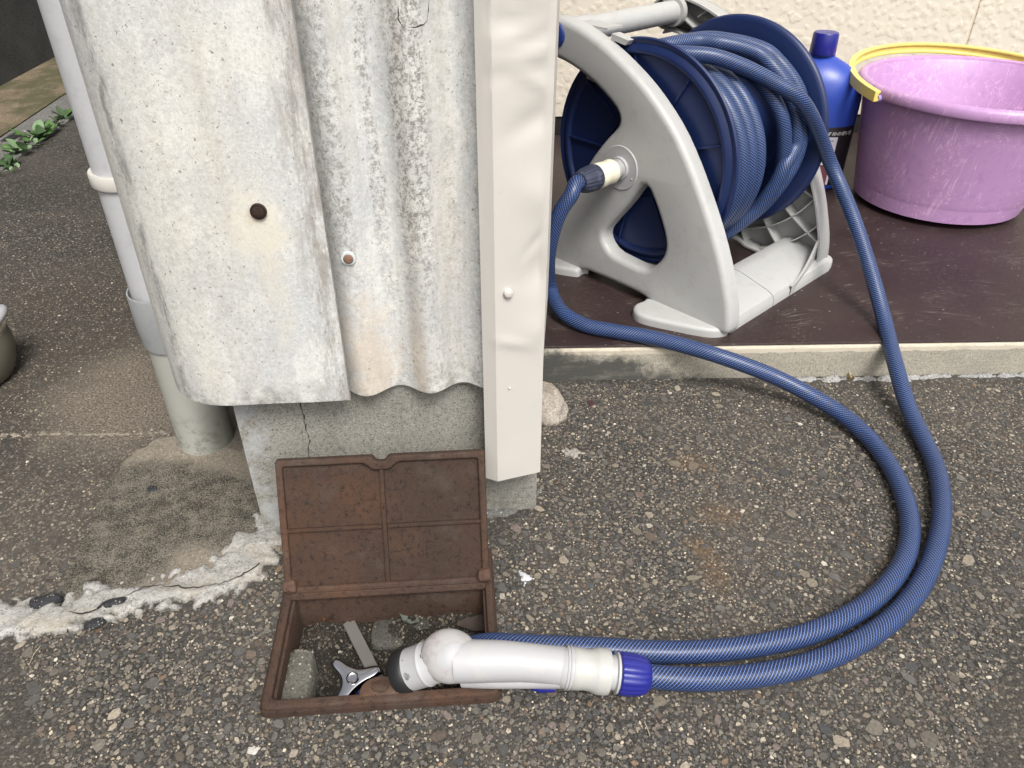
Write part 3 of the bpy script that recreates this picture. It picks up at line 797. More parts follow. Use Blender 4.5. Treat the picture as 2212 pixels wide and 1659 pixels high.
# flashing
zfl = .091
A_ = Vector((-.0283, .6262, 0)); B_ = Vector((-.0154, .6205, 0)); C_ = Vector((.0308, .636, 0)); D_ = Vector((.0335, .648, 0)); E_ = Vector((.0345, .90, 0))
A0 = A_+Vector((.001, .030, 0))
def seg(a, b, n): return [a+(b-a)*(k/n) for k in range(n)]
pf = seg(A0, A_, 4)+seg(A_, B_, 6)+seg(B_, C_, 26)+seg(C_, D_, 6)+seg(D_, E_, 12)+[E_]
bn = Vector((C_.y-B_.y, -(C_.x-B_.x), 0)).normalized()
dents = [(.55, .538, .020, .0042, .0011, .25), (.75, .500, .020, .0045, .0011, -.5), (.82, .365, .018, .0045, -.0010, .85), (.35, .262, .016, .004, .0005, -.3), (.4, .560, .016, .005, -.0010, -.35), (.80, .560, .020, .018, .0018, .3), (.30, .545, .018, .010, -.0016, -.2), (.62, .520, .030, .007, .0018, .25), (.20, .512, .020, .008, -.0012, .5), (.75, .470, .024, .010, -.0018, .5), (.88, .405, .016, .022, .0016, .8),
         (.97, .34, .012, .022, -.0022, .0), (.86, .27, .018, .018, .0014, .7), (.25, .265, .02, .006, .0006, -.4), (.7, .33, .018, .016, -.001, .9), (.5, .60, .03, .02, .001, 0)]
def flash_def(p, i, k):
    s = (p-B_).dot((C_-B_).normalized())/(C_-B_).length
    d = 0
    if 8 <= i <= 36:
        for (ds, dz_, ws, wz, am, sk_) in dents:
            u = (s-ds)*.046; v_ = p.z-dz_; u2 = u*math.cos(sk_)+v_*math.sin(sk_); v2 = -u*math.sin(sk_)+v_*math.cos(sk_)
            d += am*1.5*math.exp(-(u2/ws)**2-(v2/wz)**2)
        d += .0006*fbm(p.x, p.z, 0, 14, 2)
        d *= max(0, min(1, (1-s)/.12))*max(0, min(1, (s+.05)/.12)) if i > 10 else 1
    p = p+bn*d
    if i >= 36: p = p+Vector((.0035, 0, 0))*max(0, min(1, (p.z-.25)/.35))
    if i > 36: p = p+Vector((-.003, 0, 0))*max(0, min(1, (.30-p.z)/.1))
    return p
fl_ = obj("flashing", ribbon([(p.x, p.y) for p in pf], zfl, ZT, .0008, 260, zfun=flash_def), PAINT, shed, angle=38)

def screw(parent, p, nrm, r, m_head, m_wash=None, label=None, wr=1.5, dome=.35):
    Mx = align(p, nrm)
    prof_ = [(r*math.cos(a), r*dome*math.sin(a)+.0008) for a in np.linspace(0, math.pi/2*.98, 7)]
    s = obj("screw", xf(Mx, lathe([(r, 0)]+prof_, 20, cap=True)), m_head, parent)
    if label: s["label"] = label
    # cross recess as a real inlay just below the crown
    for q in (.4, 1.97):
        pass
    return s
def cross_inlay(r, t, z, h=.0004):
    w = t/2
    return bev_prism([(-r, -w), (-w, -w), (-w, -r), (w, -r), (w, -w), (r, -w), (r, w), (w, w), (w, r), (-w, r), (-w, w), (-r, w)], z, z+h)
RUSTDK = mat_rust("dark_rusted_screw", .55)
def washer(p, nrm, r0, r1, h): return xf(align(p, nrm), lathe([(r0, 0), (r1, 0), (r1, h*.6), (r1*.96, h), (r0, h)], 28))
nn_ = wnm.copy()
_d = ray(559, 455); ps = CAMP+_d*((Bc-CAMP).dot(wnm)/_d.dot(wnm))+nn_*.0022
s1 = obj("screw", join(xf(align(ps, nn_), lathe([(.0068, -.002), (.0068, .0008), (.0060, .0012), (.0052, .0006), (.0048, .0020), (.0030, .0028), (.0002, .0031)], 28)), xf(align(ps, nn_) @ Matrix.Rotation(.5, 4, 'Z'), cross_inlay(.0025, .0011, .0029))), RUSTDK, shed); s1["label"] = "dark rusted cross-head screw"
s2p = aty(753, 557, .640)
# seat the second screw on the corrugation flank
def corr_at(px, py):
    d = ray(px, py)
    for t in np.linspace(.3, 1.3, 4000):
        q = CAMP+d*t; s = (q-crest).dot(wd); w = math.cos(2*math.pi*s/pitch); depth = -(q-crest).dot(wnm)
        if depth > amp*(1-w): return q, s
q, s_ = corr_at(753, 557)
sl = amp*2*math.pi/pitch*math.sin(2*math.pi*s_/pitch)
n2 = (wnm+wd*sl*.35).normalized()
obj("screw_washer", washer(q, n2, .0042, .0064, .0022), plastic("pale_washer", (.55, .62, .64), .4), shed)
RS2 = mat_rust("light_rust", 3.2)
s2 = obj("screw", join(xf(align(q, n2), lathe([(.0043, 0), (.0045, .0030), (.0036, .0042), (.0002, .0047)], 24)), xf(align(q, n2) @ Matrix.Rotation(.3, 4, 'Z'), cross_inlay(.0026, .0012, .0044))), RS2, shed); s2["label"] = "lightly rusted screw in a pale washer"
def flash_at(px, py):
    d = ray(px, py); n = bn; t = (B_+Vector((0, 0, 0))-CAMP).dot(n)/d.dot(n); return CAMP+d*t
q = flash_at(1097, 632)+bn*.0008
obj("screw", join(xf(align(q, bn), lathe([(.0046, -.001), (.0046, .0012), (.0038, .0030), (.0020, .0038), (.0002, .0040)], 24)), xf(align(q, bn) @ Matrix.Rotation(.6, 4, 'Z'), cross_inlay(.0026, .001, .0036))), PAINT, shed)
q = flash_at(1100, 838)+bn*.0006
obj("paint_drip", xf(align(q, bn) @ Matrix.Diagonal((1, 1, 1, 1)), lathe([(.0013, -.0005), (.0012, .0006), (.0006, .0011), (.0001, .0012)], 12)), PAINT, shed)
# hairline crack near the top of the corrugated sheet
cps = [(945, -40), (952, 40), (962, 95), (975, 108), (1010, 100), (1035, 92), (1050, 60), (1052, -40)]
cps = [(1000+c[0]*.6027-603+0, c[1]) for c in cps]
ckk = []
for (px, py) in [(1000*.5486+c*.3306, r*.3306) for c, r in ((930, -90), (945, 60), (955, 150), (975, 185), (1010, 183), (1060, 172), (1110, 160), (1132, 130), (1138, 60), (1150, -60))]:
    q, _s = corr_at(px, py); ckk.append(q)
ckk = catmull(ckk, .003); ckk = [p+Vector((rnd.gauss(0, .0003), .0004, rnd.gauss(0, .0003))) for p in ckk]
obj("crack", tube(ckk, .00055, 5), DARK, shed)

# ------------------------------------------------------------------ DRAINPIPE
pipe = thing("drainpipe", "pale vertical drainpipe with a grey coupler beside the shed corner", "drainpipe", (-.408, .803, 0))
px_, py_ = -.408, .803
def pl(prof_, n=48): return lathe(prof_, n, Matrix.Translation((px_, py_, 0)))
zc0, zc1 = .160, .230
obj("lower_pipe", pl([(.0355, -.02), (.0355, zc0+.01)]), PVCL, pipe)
obj("coupler", pl([(.0358, zc0), (.0385, zc0), (.0392, zc0+.003), (.0392, zc0+.014), (.0405, zc0+.022), (.0405, zc1-.002), (.0400, zc1), (.0385, zc1), (.0382, zc1-.002), (.0382, zc0+.03), (.030, zc0+.02)]), PVCG, pipe)
obj("upper_pipe", xf(Matrix.Translation((-.006, .004, 0)), pl([(.0322, zc0+.02), (.0318, ZT)])), PVCW, pipe)
zk = .356
kb = obj("pipe_clamp", xf(Matrix.Translation((-.006, .004, 0)), pl([(.0320, zk), (.0360, zk+.0005), (.0368, zk+.002), (.0368, zk+.014), (.0360, zk+.0155), (.0320, zk+.015)])), plastic("painted_clamp", (.60, .58, .53), .5), pipe)
lug = aty(236, 402, .775)
obj("clamp_bolt", xf(Matrix.Translation((px_-.003, py_+.004, zk+.0075)) @ Matrix.Rotation(math.radians(-50), 4, 'Z'), join(box(.032, .050, -.004, -.0015, -.007, .007), box(.032, .050, .0015, .004, -.007, .007), xf(Matrix.Translation((.043, -.009, 0)) @ Matrix.Rotation(-math.pi/2, 4, 'X'), lathe([(.0001, 0), (.003, 0), (.003, .018), (.0001, .018)], 12)))), plastic("clamp_metal", (.45, .45, .44), .4), kb)
kb.children[0].parent = kb

# ------------------------------------------------------------------ VALVE BOX
vb = thing("valve_box", "rusty iron tap box sunk in the asphalt with its lid open", "valve box", BX.translation, BR)
VM = rootmat(vb)
ztop = .012
def frame_rim():
    outr = rounded_poly([(0, 0), (BW, 0), (BW, BD), (0, BD)], .009, 5)
    inn = rounded_poly([(.0090, .0090), (BW-.0080, .0090), (BW-.0080, .138), (.0090, .138)], .006, 4)
    return bev_prism(outr, -.045, ztop, .0030, 3, holes=[inn], hr=.0015)
rim = obj("frame", xf(VM, frame_rim()), RUST2, vb)
# a raised outer bead and the seat step inside the rim
def bead(): 
    outr = rounded_poly([(-.002, -.002), (BW+.002, -.002), (BW+.002, BD+.002), (-.002, BD+.002)], .011, 5); inn = rounded_poly([(.0025, .0025), (BW-.0025, .0025), (BW-.0025, BD-.0025), (.0025, BD-.0025)], .008, 5)
    return bev_prism(outr, -.03, .0075, .002, 2, holes=[inn])
obj("rim_bead", xf(VM, bead()), RUST, vb)
def seat():
    outr = rounded_poly([(.0088, .0088), (BW-.0078, .0088), (BW-.0078, .1382), (.0088, .1382)], .004, 3); inn = rounded_poly([(.0120, .0110), (BW-.0110, .0110), (BW-.0110, .134), (.0120, .134)], .004, 3)
    return bev_prism(outr, -.045, ztop-.0065, .001, 2, holes=[inn])
obj("lid_seat", xf(VM, seat()), RUST2, vb)
tabm = Matrix.Translation((.108, .0098, ztop-.004))
semi = [(.019*math.cos(a), .0160*math.sin(a)) for a in np.linspace(0, math.pi, 16)]+[(-.019, -.004), (.019, -.004)]
obj("latch_tab", xf(VM @ tabm, bev_prism(semi, -.004, .0055, .0018, 2)), RUST3, vb)
obj("latch_boss", xf(VM @ tabm @ Matrix.Translation((0, .001, .004)), bev_prism([(.008*math.cos(a), .006*math.sin(a)+.003) for a in np.linspace(0, 2*math.pi, 14, endpoint=False)], -.002, .0035, .001, 2)), RUST2, vb)
# soil floor and concrete lump inside
SOIL = mat_concrete("dark_soil", (.016, .0135, .010), (.042, .036, .027), spsc=420, pale=(.12, .10, .08), bumpd=.003)
sl_ = patch([(x, y) for x, y in [(VM @ Vector(p))[:2] for p in ((.000, .000, 0), (BW, 0, 0), (BW, BD, 0), (0, BD, 0))]], -.044, .004, .0, .012, 22, .004, base=-.052)
soil = obj("soil_in_box", sl_, SOIL.m); tag(soil, "dark damp soil and grit on the floor of the tap box", "soil", kind="stuff")
dst = []
for _ in range(2600):
    u, v = rnd.uniform(.012, BW-.012), rnd.uniform(.012, .165); q = VM @ Vector((u, v, 0)); r = .0008+.0018*rnd.random()**2.5
    dst.append((q.x, q.y, r))
grit = stones_mesh("grit_in_box", dst, STONES, zf=lambda x, y: -.044+.012*fbm(x, y, 3.1, 22, 4)*1.5+.0004, hk=1.6, gain=.55); tag(grit, "loose grit scattered on the soil in the tap box", "grit", kind="stuff")
lump = obj("concrete_block", xf(VM, rbox(.011, .036, .012, .078, -.055, -.010, .006)), mat_concrete("lump_concrete", (.09, .085, .072), (.19, .18, .15)).m, loc=VM @ Vector((.022, .045, -.055))); tag(lump, "rough concrete lump inside the tap box against its left wall", "concrete lump")
for v in lump.data.vertices: v.co += Vector((rnd.gauss(0, .0008), rnd.gauss(0, .0008), rnd.gauss(0, .0012)))
lum2 = obj("concrete_block", xf(VM, rbox(.085, .150, .098, .140, -.060, -.0425, .016)), mat_concrete("buried_concrete", (.06, .056, .048), (.13, .125, .11)).m, loc=VM @ Vector((.12, .12, -.06))); tag(lum2, "flat grey concrete piece half buried in the soil of the tap box", "concrete lump")
# lid
LW, LH = .2125, .1440
hinge = VM @ Vector((.0030, .1315, .0125))
lean = math.radians(64.5)
LM = Matrix.Translation(hinge) @ Matrix.Rotation(BR, 4, 'Z') @ Matrix.Rotation(lean, 4, 'X')      # x across, y up the lid, z = underside face towards camera
lid_out = [(0, 0), (LW, 0), (LW, LH), (LW*.5+.008, LH), (LW*.5+.0045, LH-.0055), (LW*.5-.0045, LH-.0055), (LW*.5-.008, LH), (0, LH)]
lid_out = rounded_poly(lid_out, .0035, 3)
lidbase = bev_prism(lid_out, -.0045, 0, .0008, 1, rb=.0012)
lid = obj("lid", xf(LM, lidbase), RUST, vb)
i0 = .0075
inner = rounded_poly([(i0, i0), (LW-i0, i0), (LW-i0, LH-i0), (LW*.5+.017, LH-i0), (LW*.5+.009, LH-.015), (LW*.5-.009, LH-.015), (LW*.5-.017, LH-i0), (i0, LH-i0)], .003, 3)
obj("lid_rim", xf(LM, bev_prism(offset(ccw(lid_out), .0004), .0002, .0050, .0018, 3, holes=[inner], hr=.0022)), RUST2, lid)
def bar(x0, x1, y0, y1, h, slope=.0015): return bev_prism([(x0, y0), (x1, y0), (x1, y1), (x0, y1)], .0001, h, slope, 2)
obj("lid_rib", xf(LM, bar(LW*.5-.0025, LW*.5+.0025, i0-.001, LH-.0145, .0034)), RUST, lid)
obj("lid_rib", xf(LM, bar(i0-.001, LW*.5-.0027, LH*.475-.0022, LH*.475+.0022, .0040)), RUST, lid)
obj("lid_rib", xf(LM, bar(LW*.5+.0027, LW-i0+.001, LH*.475-.0022, LH*.475+.0022, .0040)), RUST, lid)
for sx_ in (0, 1):
    x0 = -.002 if sx_ == 0 else LW-.013
    hp = rounded_poly([(x0, .0045), (x0+.015, .0035), (x0+.0135, .0175), (x0+.001, .0155)], .003, 3)
    obj("hinge_pin", xf(LM, bev_prism(hp, -.004, .0100, .003, 4)), RUST3, lid)
obj("hinge_bar", xf(LM, bev_prism(rounded_poly([(.004, -.007), (LW-.004, -.007), (LW-.004, .0015), (.004, .0015)], .003, 3), -.004, .0046, .0018, 3)), RUST2, lid)

# tap handle in the box
tp = at(762, 1466, -.016)
tap = thing("tap", "chrome three-armed tap handle inside the rusty box", "tap", (tp.x, tp.y, -.05))
tz = Vector((.10, -.28, 1)).normalized()
TM = align(tp, tz) 
pts = []
dirs = [at(725, 1438, -.02)-tp, at(812, 1452, -.02)-tp, at(742, 1500, -.02)-tp]
angs = sorted([math.atan2((TM.inverted().to_3x3() @ d).y, (TM.inverted().to_3x3() @ d).x) for d in dirs])
Rl = .0290
for i, a in enumerate(angs):
    b = angs[(i+1) % 3]
    if b < a: b += 2*math.pi
    for da in (-.22, 0, .22): pts.append((Rl*math.cos(a+da)*(1 if da == 0 else .96), Rl*math.sin(a+da)*(1 if da == 0 else .96)))
    mid = (a+b)/2; pts.append((.0095*math.cos(mid), .0095*math.sin(mid)))
pts = chaikin(pts, 3)
obj("handle", xf(TM, bev_prism(pts, -.009, .001, .0042, 5, rb=.003)), CHROME, tap, angle=60)
obj("button", xf(TM, lathe([(.0062, .0008), (.0062, .0016), (.0052, .0021), (.0046, .0017), (.003, .0016), (.0001, .0016)], 28)), CHROME, tap)
obj("spindle", tube([TM @ Vector((0, 0, -.008)), TM @ Vector((0, 0, -.035))], .006, 16), BRASS, tap)
obj("spout", tube(catmull([tp+Vector((0, 0, -.022)), tp+Vector((.012, .004, -.024)), tp+Vector((.028, .006, -.028))], .003), .0085, 18), plastic("blue_connector", (.02, .03, .22), .35), tap)
# plastic strip
a, b = at(752, 1342, -.043), at(820, 1478, -.024)
dv = (b-a); Lg = dv.length; xa = dv.normalized(); sidev = xa.cross(Vector((0, 0, 1))).normalized(); nz_ = sidev.cross(xa)
SMx = Matrix.Translation(a) @ Matrix((( xa.x, sidev.x, nz_.x, 0), (xa.y, sidev.y, nz_.y, 0), (xa.z, sidev.z, nz_.z, 0), (0, 0, 0, 1)))
GLASSY = M_("translucent_strip", .35, .5); GLASSY.set(GLASSY.b.inputs["Transmission Weight"], .35); GLASSY.col(GLASSY.mix(GLASSY.noise(40, 4), (.16, .155, .14), (.26, .255, .24))); GLASSY = GLASSY.m
u_ = [(0, -.0065), (.003, -.0055), (.001, -.001), (.004, .002), (.0015, .0065)]
strip = obj("plastic_strip", xf(SMx, bev_prism([(Lg, -.0062)]+[(Lg, .0062)]+[(x, -y) for x, y in u_], 0, .0018, .0005, 1)), GLASSY, loc=a); tag(strip, "cloudy grey plastic strip leaning in the tap box beside the chrome handle", "plastic strip")
# litter leaves
def leafmesh(L, W_, curl=.15, n=7, jag=.0, seed=1):
    r_ = random.Random(seed); V = []; Fc = []
    for i in range(n+1):
        t = i/n; w = W_*math.sin(math.pi*min(1, t*.93+.05))**.8*(1+jag*r_.uniform(-1, 1)); z = curl*L*(t-.5)**2+r_.uniform(-1, 1)*jag*.004
        for k in (-1, 0, 1): V.append((t*L, k*w/2, z+(abs(k))*W_*.12))
    for i in range(n):
        for k in (0, 1): a = i*3+k; Fc.append((a, a+3, a+4, a+1))
    return V, Fc
def leafmat(name, c0, c1):
    m = M_(name, .7); m.col(m.mix(m.noise(140, 5, .7), c0, c1)); m.bump(m.noise(300, 4), .5, .0006); return m.m
for px, py, L_, W_, rz_, mt_, lab, jg in ((700, 1345, .030, .022, 1.2, leafmat("rust_brown_leaf", (.10, .035, .012), (.22, .08, .03)), "crumpled rust-brown leaf in the tap box", .5),
        (862, 1320, .026, .016, -.5, leafmat("grey_green_leaf", (.07, .085, .065), (.14, .15, .12)), "small dry grey-green leaf in the tap box", .2),
        (985, 1360, .058, .022, .45, leafmat("dark_brown_leaf", (.045, .033, .026), (.085, .065, .052)), "long dark brown leaf in the tap box behind the nozzle", .1)):
    q = at(px, py, -.036)
    lf = obj("dead_leaf", xf(Matrix.Translation(q) @ Matrix.Rotation(rz_, 4, 'Z') @ Matrix.Rotation(.25, 4, 'Y'), leafmesh(L_, W_, .4, 8, jg, int(px))), mt_, loc=q); tag(lf, lab, "leaf")

# ------------------------------------------------------------------ HOSE REEL
RO = Vector((.2905, .9748, ZP)); RA = -math.radians(46.4+0.0)
RP = Vector((math.cos(math.radians(46.4)), -math.sin(math.radians(46.4)), 0)); RAX = Vector((math.sin(math.radians(46.4)), math.cos(math.radians(46.4)), 0))
reel = thing("hose_reel", "grey plastic hose reel with navy drum standing on the brown step", "hose reel", RO, RA)
RM = rootmat(reel)
def Lp(s, a, z): return RO+RP*s+RAX*a+Vector((0, 0, z))
# prism (x,y,h) -> local (s=x, z=y, a=-h): the rounded face looks towards the camera
FACE = Matrix(((1, 0, 0, 0), (0, 0, -1, 0), (0, 1, 0, 0), (0, 0, 0, 1)))
FACEB = Matrix(((1, 0, 0, 0), (0, 0, 1, 0), (0, 1, 0, 0), (0, 0, 0, 1)))
outer = [(-.392, .352), (-.388, .374), (-.372, .387), (-.345, .392), (-.32, .390), (-.285, .382), (-.247, .368), (-.21, .350), (-.172, .328), (-.14, .304), (-.108, .275), (-.080, .240), (-.055, .203), (-.030, .163), (-.007, .120), (.008, .085), (.020, .052), (.026, .020), (.022, .006), (-.01, .002), (-.110, .002), (-.125, .010), (-.145, .013), (-.20, .014), (-.262, .013), (-.285, .004), (-.35, .002), (-.368, .008), (-.370, .030), (-.352, .050), (-.330, .068), (-.308, .110), (-.285, .152), (-.262, .196), (-.236, .232), (-.214, .256), (-.208, .268), (-.213, .282), (-.233, .297), (-.264, .314), (-.30, .327), (-.333, .335), (-.372, .338)]
outer = chaikin(outer, 1)
win = chaikin([(-.158, .187), (-.146, .188), (-.134, .172), (-.120, .150), (-.106, .122), (-.102, .104), (-.107, .084), (-.124, .062), (-.140, .056), (-.168, .057), (-.203, .060), (-.220, .074), (-.224, .088), (-.217, .102), (-.183, .146)], 1)
aF, aB = .010, .036
pv, pf_ = bev_prism(outer, -aB, -aF, .0095, 5, holes=[win], hr=.009)
fp = obj("side_frame", xf(RM @ FACE, (pv, pf_)), GREYP, reel, angle=50)
# window collar: soft chamfer going back
# rear frame: skin + rim wall + lattice of ribs (its hollow side faces the drum)
aR = .338
outer_f = outer; outer = [(x-.020*(1-z/.39), z) for x, z in outer]
win_f = win; win = [(x-.012, z) for x, z in win]
rear = obj("side_frame", xf(RM @ FACEB, bev_prism(outer, aR-.003, aR, .001, 1, holes=[win])), GREYP2, reel, angle=50)
oc = ccw(outer); wc = ccw(win)
obj("frame_lip", xf(RM @ FACEB, bev_prism(oc, aR-.034, aR-.0031, .0008, 1, holes=[offset(oc, .0035)])), GREYP, rear, angle=50)
obj("frame_lip", xf(RM @ FACEB, bev_prism(offset(wc, -.003), aR-.030, aR-.0031, .0008, 1, holes=[wc])), GREYP, rear, angle=50)
def rib_curves():
    cs = []
    for r_ in (.115, .150, .185, .222, .262): cs.append([(-.19+r_*math.cos(t), .213+r_*math.sin(t)) for t in np.linspace(-2.6, 2.2, 150)])
    for t in np.linspace(-2.3, 2.2, 17): cs.append([(-.19+r_*math.cos(t+ (r_-.1)*1.2), .213+r_*math.sin(t+(r_-.1)*1.2)) for r_ in np.linspace(.04, .30, 60)])
    return cs
def in_frame(p): return bool(inpoly(p[0], p[1], oc)) and not bool(inpoly(p[0], p[1], wc))
rv, rf = [], []
for c in rib_curves():
    run = []
    def flush(run):
        if len(run) < 3: return
        n0 = len(rv)
        for i, p in enumerate(run):
            q0 = run[max(i-1, 0)]; q1 = run[min(i+1, len(run)-1)]; t = Vector((q1[0]-q0[0], q1[1]-q0[1])).normalized(); n = Vector((-t.y, t.x))*.0011
            for sgn in (1, -1):
                for aa in (aR-.027, aR-.0029): rv.append((p[0]+n.x*sgn, aa, p[1]+n.y*sgn))
        for i in range(len(run)-1):
            b = n0+i*4; rf.extend([(b, b+4, b+5, b+1), (b+2, b+3, b+7, b+6), (b, b+2, b+6, b+4)])
    for p in c:
        if in_frame(p): run.append(p)
        else: flush(run); run = []
    flush(run)
ribs = obj("rib_lattice", xf(RM, (rv, rf)), GREYP, rear, smooth=False)
# feet
tabR = chaikin([(-.128, .014), (-.121, .0), (-.126, -.018), (-.116, -.036), (-.095, -.044), (-.05, -.026), (-.005, -.006), (.012, .008), (.019, .03), (-.01, .034)], 2)
tabL = chaikin([(-.255, .030), (-.268, .018), (-.262, .004), (-.280, -.006), (-.31, -.020), (-.345, -.030), (-.375, -.02), (-.378, .030)], 2)
tabRR = chaikin([(-.10, aR-.01), (-.10, aR+.010), (-.085, aR+.026), (-.03, aR+.034), (.004, aR+.026), (.014, aR+.008), (.014, aR-.02), (-.06, aR-.02)], 2)
tabRL = chaikin([(-.26, aR-.01), (-.27, aR+.01), (-.30, aR+.03), (-.36, aR+.03), (-.375, aR+.0), (-.37, aR-.02)], 2)
for t_ in (tabR, tabL, tabRR, tabRL): obj("foot", xf(RM, bev_prism(t_, 0, .0145, .006, 4)), GREYP, reel, angle=60)
gus = []
for k in range(13):
    t = k/12; gus.append((.018-.012*t-.016*t*t, .200+(.334-.200)*t, .018+.062*t**1.8))
gv_, gf_ = [], []
for (s0, a0, z0) in gus: gv_ += [(s0, a0, .004), (s0, a0, z0), (s0-.004, a0, z0), (s0-.004, a0, .004)]
for k in range(12):
    b0 = k*4; gf_ += [(b0, b0+4, b0+5, b0+1), (b0+1, b0+5, b0+6, b0+2), (b0+2, b0+6, b0+7, b0+3)]
obj("gusset", xf(RM, (gv_, gf_)), GREYP, rear)
# base bars: sloping plate, two lengths meeting at a seam
def barprof(sgn, s0):
    top = [(s0-.080, .034), (s0-.070, .0375), (s0-.055, .0365), (s0-.005, .0235), (s0+.006, .0185), (s0+.010, .010), (s0+.010, .0)]
    return top+[(s0+.006, .0), (s0+.003, .014), (s0-.006, .019), (s0-.056, .032), (s0-.074, .031), (s0-.078, .024)]
def mirror(pr, c): return [(2*c-x, z) for x, z in pr]
for pr in (barprof(1, .006), mirror(barprof(1, .006), -.175)):
    for (a0, a1) in ((.034, .1515), (.1527, aR-.004)):
        pr2 = ccw(pr)
        obj("base_bar", xf(RM @ FACEB, bev_prism(pr2, a0, a1, .0004, 1)), GREYP, reel, angle=35)
# drum
DS, DZ, DR = -.190, .213, .165
def reelM(a): return RM @ Matrix.Translation((DS, a, DZ)) @ Matrix.Rotation(-math.pi/2, 4, 'X')    # lathe z -> +a
fr = .165
front_flange = obj("flange", xf(reelM(.0), lathe([(.0, .0475), (.060, .0475), (.060, .0425), (.063, .0425), (.064, .0475), (.142, .0475), (.144, .0430), (.1475, .0415), (.151, .0425), (.158, .0475), (.1625, .0455), (.165, .046), (.1665, .0490), (.165, .0520), (.158, .0530), (.05, .0530)], 120)), NAVY, reel, angle=45)
for k in range(9):
    t = 2*math.pi*k/9+.35
    obj("flange_rib", xf(reelM(0) @ Matrix.Rotation(t, 4, 'Z'), box(.064, .143, -.0013, .0013, .0425, .0474)), NAVY, front_flange, smooth=False)
rear_flange = obj("flange", xf(reelM(.0), lathe([(.05, .2830), (.140, .2830), (.150, .2845), (.160, .2860), (.1655, .2875), (.1685, .2915), (.1680, .2950), (.160, .2930), (.05, .2890)], 120)), NAVY, reel, angle=45)
obj("drum_core", xf(reelM(.0), lathe([(.095, .0525), (.095, .2835)], 64)), NAVY, reel)
# hub disc and inlet connector
hubc = (-.198, .203)
def hubM(a): return RM @ Matrix.Translation((hubc[0], a, hubc[1])) @ Matrix.Rotation(math.pi/2, 4, 'X')   # lathe z -> -a, towards the camera
obj("hub_disc", xf(hubM(.012), lathe([(.0335, -.004), (.0335, .0022), (.0322, .0036), (.0300, .0033), (.0175, .0040), (.0165, .008), (.0140, .008), (.0140, .012)], 56)), WHITEP, reel)
obj("disc_pip", xf(hubM(.012) @ Matrix.Translation((.024, -.011, .0036)), lathe([(.0014, 0), (.0010, .0009), (.0001, .0012)], 12)), WHITEP, reel)
# connector axis leans to the lower left
c0 = hubM(.0) @ Vector((0, 0, 0)); c0 = Lp(hubc[0], .002, hubc[1])
def onplane(px, py, P, n):
    d = ray(px, py); return CAMP+d*((P-CAMP).dot(n)/d.dot(n))
c1 = c0-RAX*.068
c1b = c1
cd = (c1b-c0).normalized()
CM = align(c0, cd)
obj("inlet_collar", xf(CM, lathe([(.0135, -.004), (.0135, .004), (.0150, .005), (.0150, .008), (.0138, .009), (.0150, .010), (.0150, .013), (.013, .014)], 40)), WHITEP, reel)
obj("hose_connector", xf(CM, lathe([(.0130, .010), (.0172, .012), (.0182, .014), (.0178, .022), (.0172, .026), (.0178, .030), (.0184, .036), (.0184, .041), (.0176, .042), (.0176, .048), (.012, .048)], 40)), CREAMP, reel)
def ribbed_nut(prof_, n_r, depth, n=96):
    V, Fc = lathe(prof_, n); V = [list(v) for v in V]
    for i, v in enumerate(V):
        k = i % n; ring = i//n
        if 0 < ring < len(prof_)-1:
            t = (k/n*n_r) % 1.0; d = depth*max(0, math.sin(math.pi*t))**.5*(1 if 1 < ring else .2)
            r_ = math.hypot(v[0], v[1]); s_ = (r_-depth+d)/r_; v[0] *= s_; v[1] *= s_
    return [tuple(v) for v in V], Fc
obj("hose_nut", xf(CM, ribbed_nut([(.012, .047), (.0188, .0472), (.0192, .052), (.0190, .060), (.0182, .068), (.0165, .076), (.0145, .081), (.0125, .082), (.0105, .0815)], 18, .0010)), DKBLUE, reel, angle=30)
# handle tube across the top
hs_, hz_ = -.338, .368
def tubeM(): return RM @ Matrix.Translation((hs_, 0, hz_)) @ Matrix.Rotation(-math.pi/2, 4, 'X')
obj("handle_bar", xf(tubeM(), lathe([(.0150, .030), (.0178, .032), (.0178, .306), (.0150, .308)], 40)), GREYP, reel)
obj("handle_sleeve", xf(tubeM(), lathe([(.0176, .036), (.0200, .037), (.0200, .083), (.0196, .0845), (.0176, .0845)], 40)), GREYP, reel)
obj("handle_cap", xf(tubeM(), lathe([(.0001, .0035), (.012, .0040), (.0175, .0065), (.0185, .0105)], 40)), BLUEP if False else plastic("blue_end_cap", (.015, .035, .16), .4), reel)
obj("sleeve_hood", xf(RM, join(box(-.325, -.262, .036, .070, .3805, .3835))), GREYP, reel, smooth=False)
for s_ in (-.275, -.232):
    obj("clip", xf(RM @ FACE, bev_prism([(s_-.02, .30+(.078 if s_ > -.25 else .018)), (s_+.012, .295+(.078 if s_ > -.25 else .018)), (s_+.006, .288+(.078 if s_ > -.25 else .018)), (s_-.02, .292+(.078 if s_ > -.25 else .018))], -.052, -.034)), GREYP, reel, smooth=False)
obj("end_bracket", xf(tubeM(), lathe([(.0176, .292), (.0235, .293), (.0235, .304), (.0176, .305)], 40)), GREYP2, reel)
for t in (.5, 2.1, 3.6, 5.2):
    obj("bracket_rib", xf(tubeM() @ Matrix.Rotation(t, 4, 'Z'), box(.020, .044, -.001, .001, .303, .336)), GREYP2, reel, smooth=False)

# ------------------------------------------------------------------ HOSES
HR = .0110
def cp(theta, r, a):
    t = math.radians(theta); return Lp(DS+r*math.cos(t), a, DZ+r*math.sin(t))
path = []
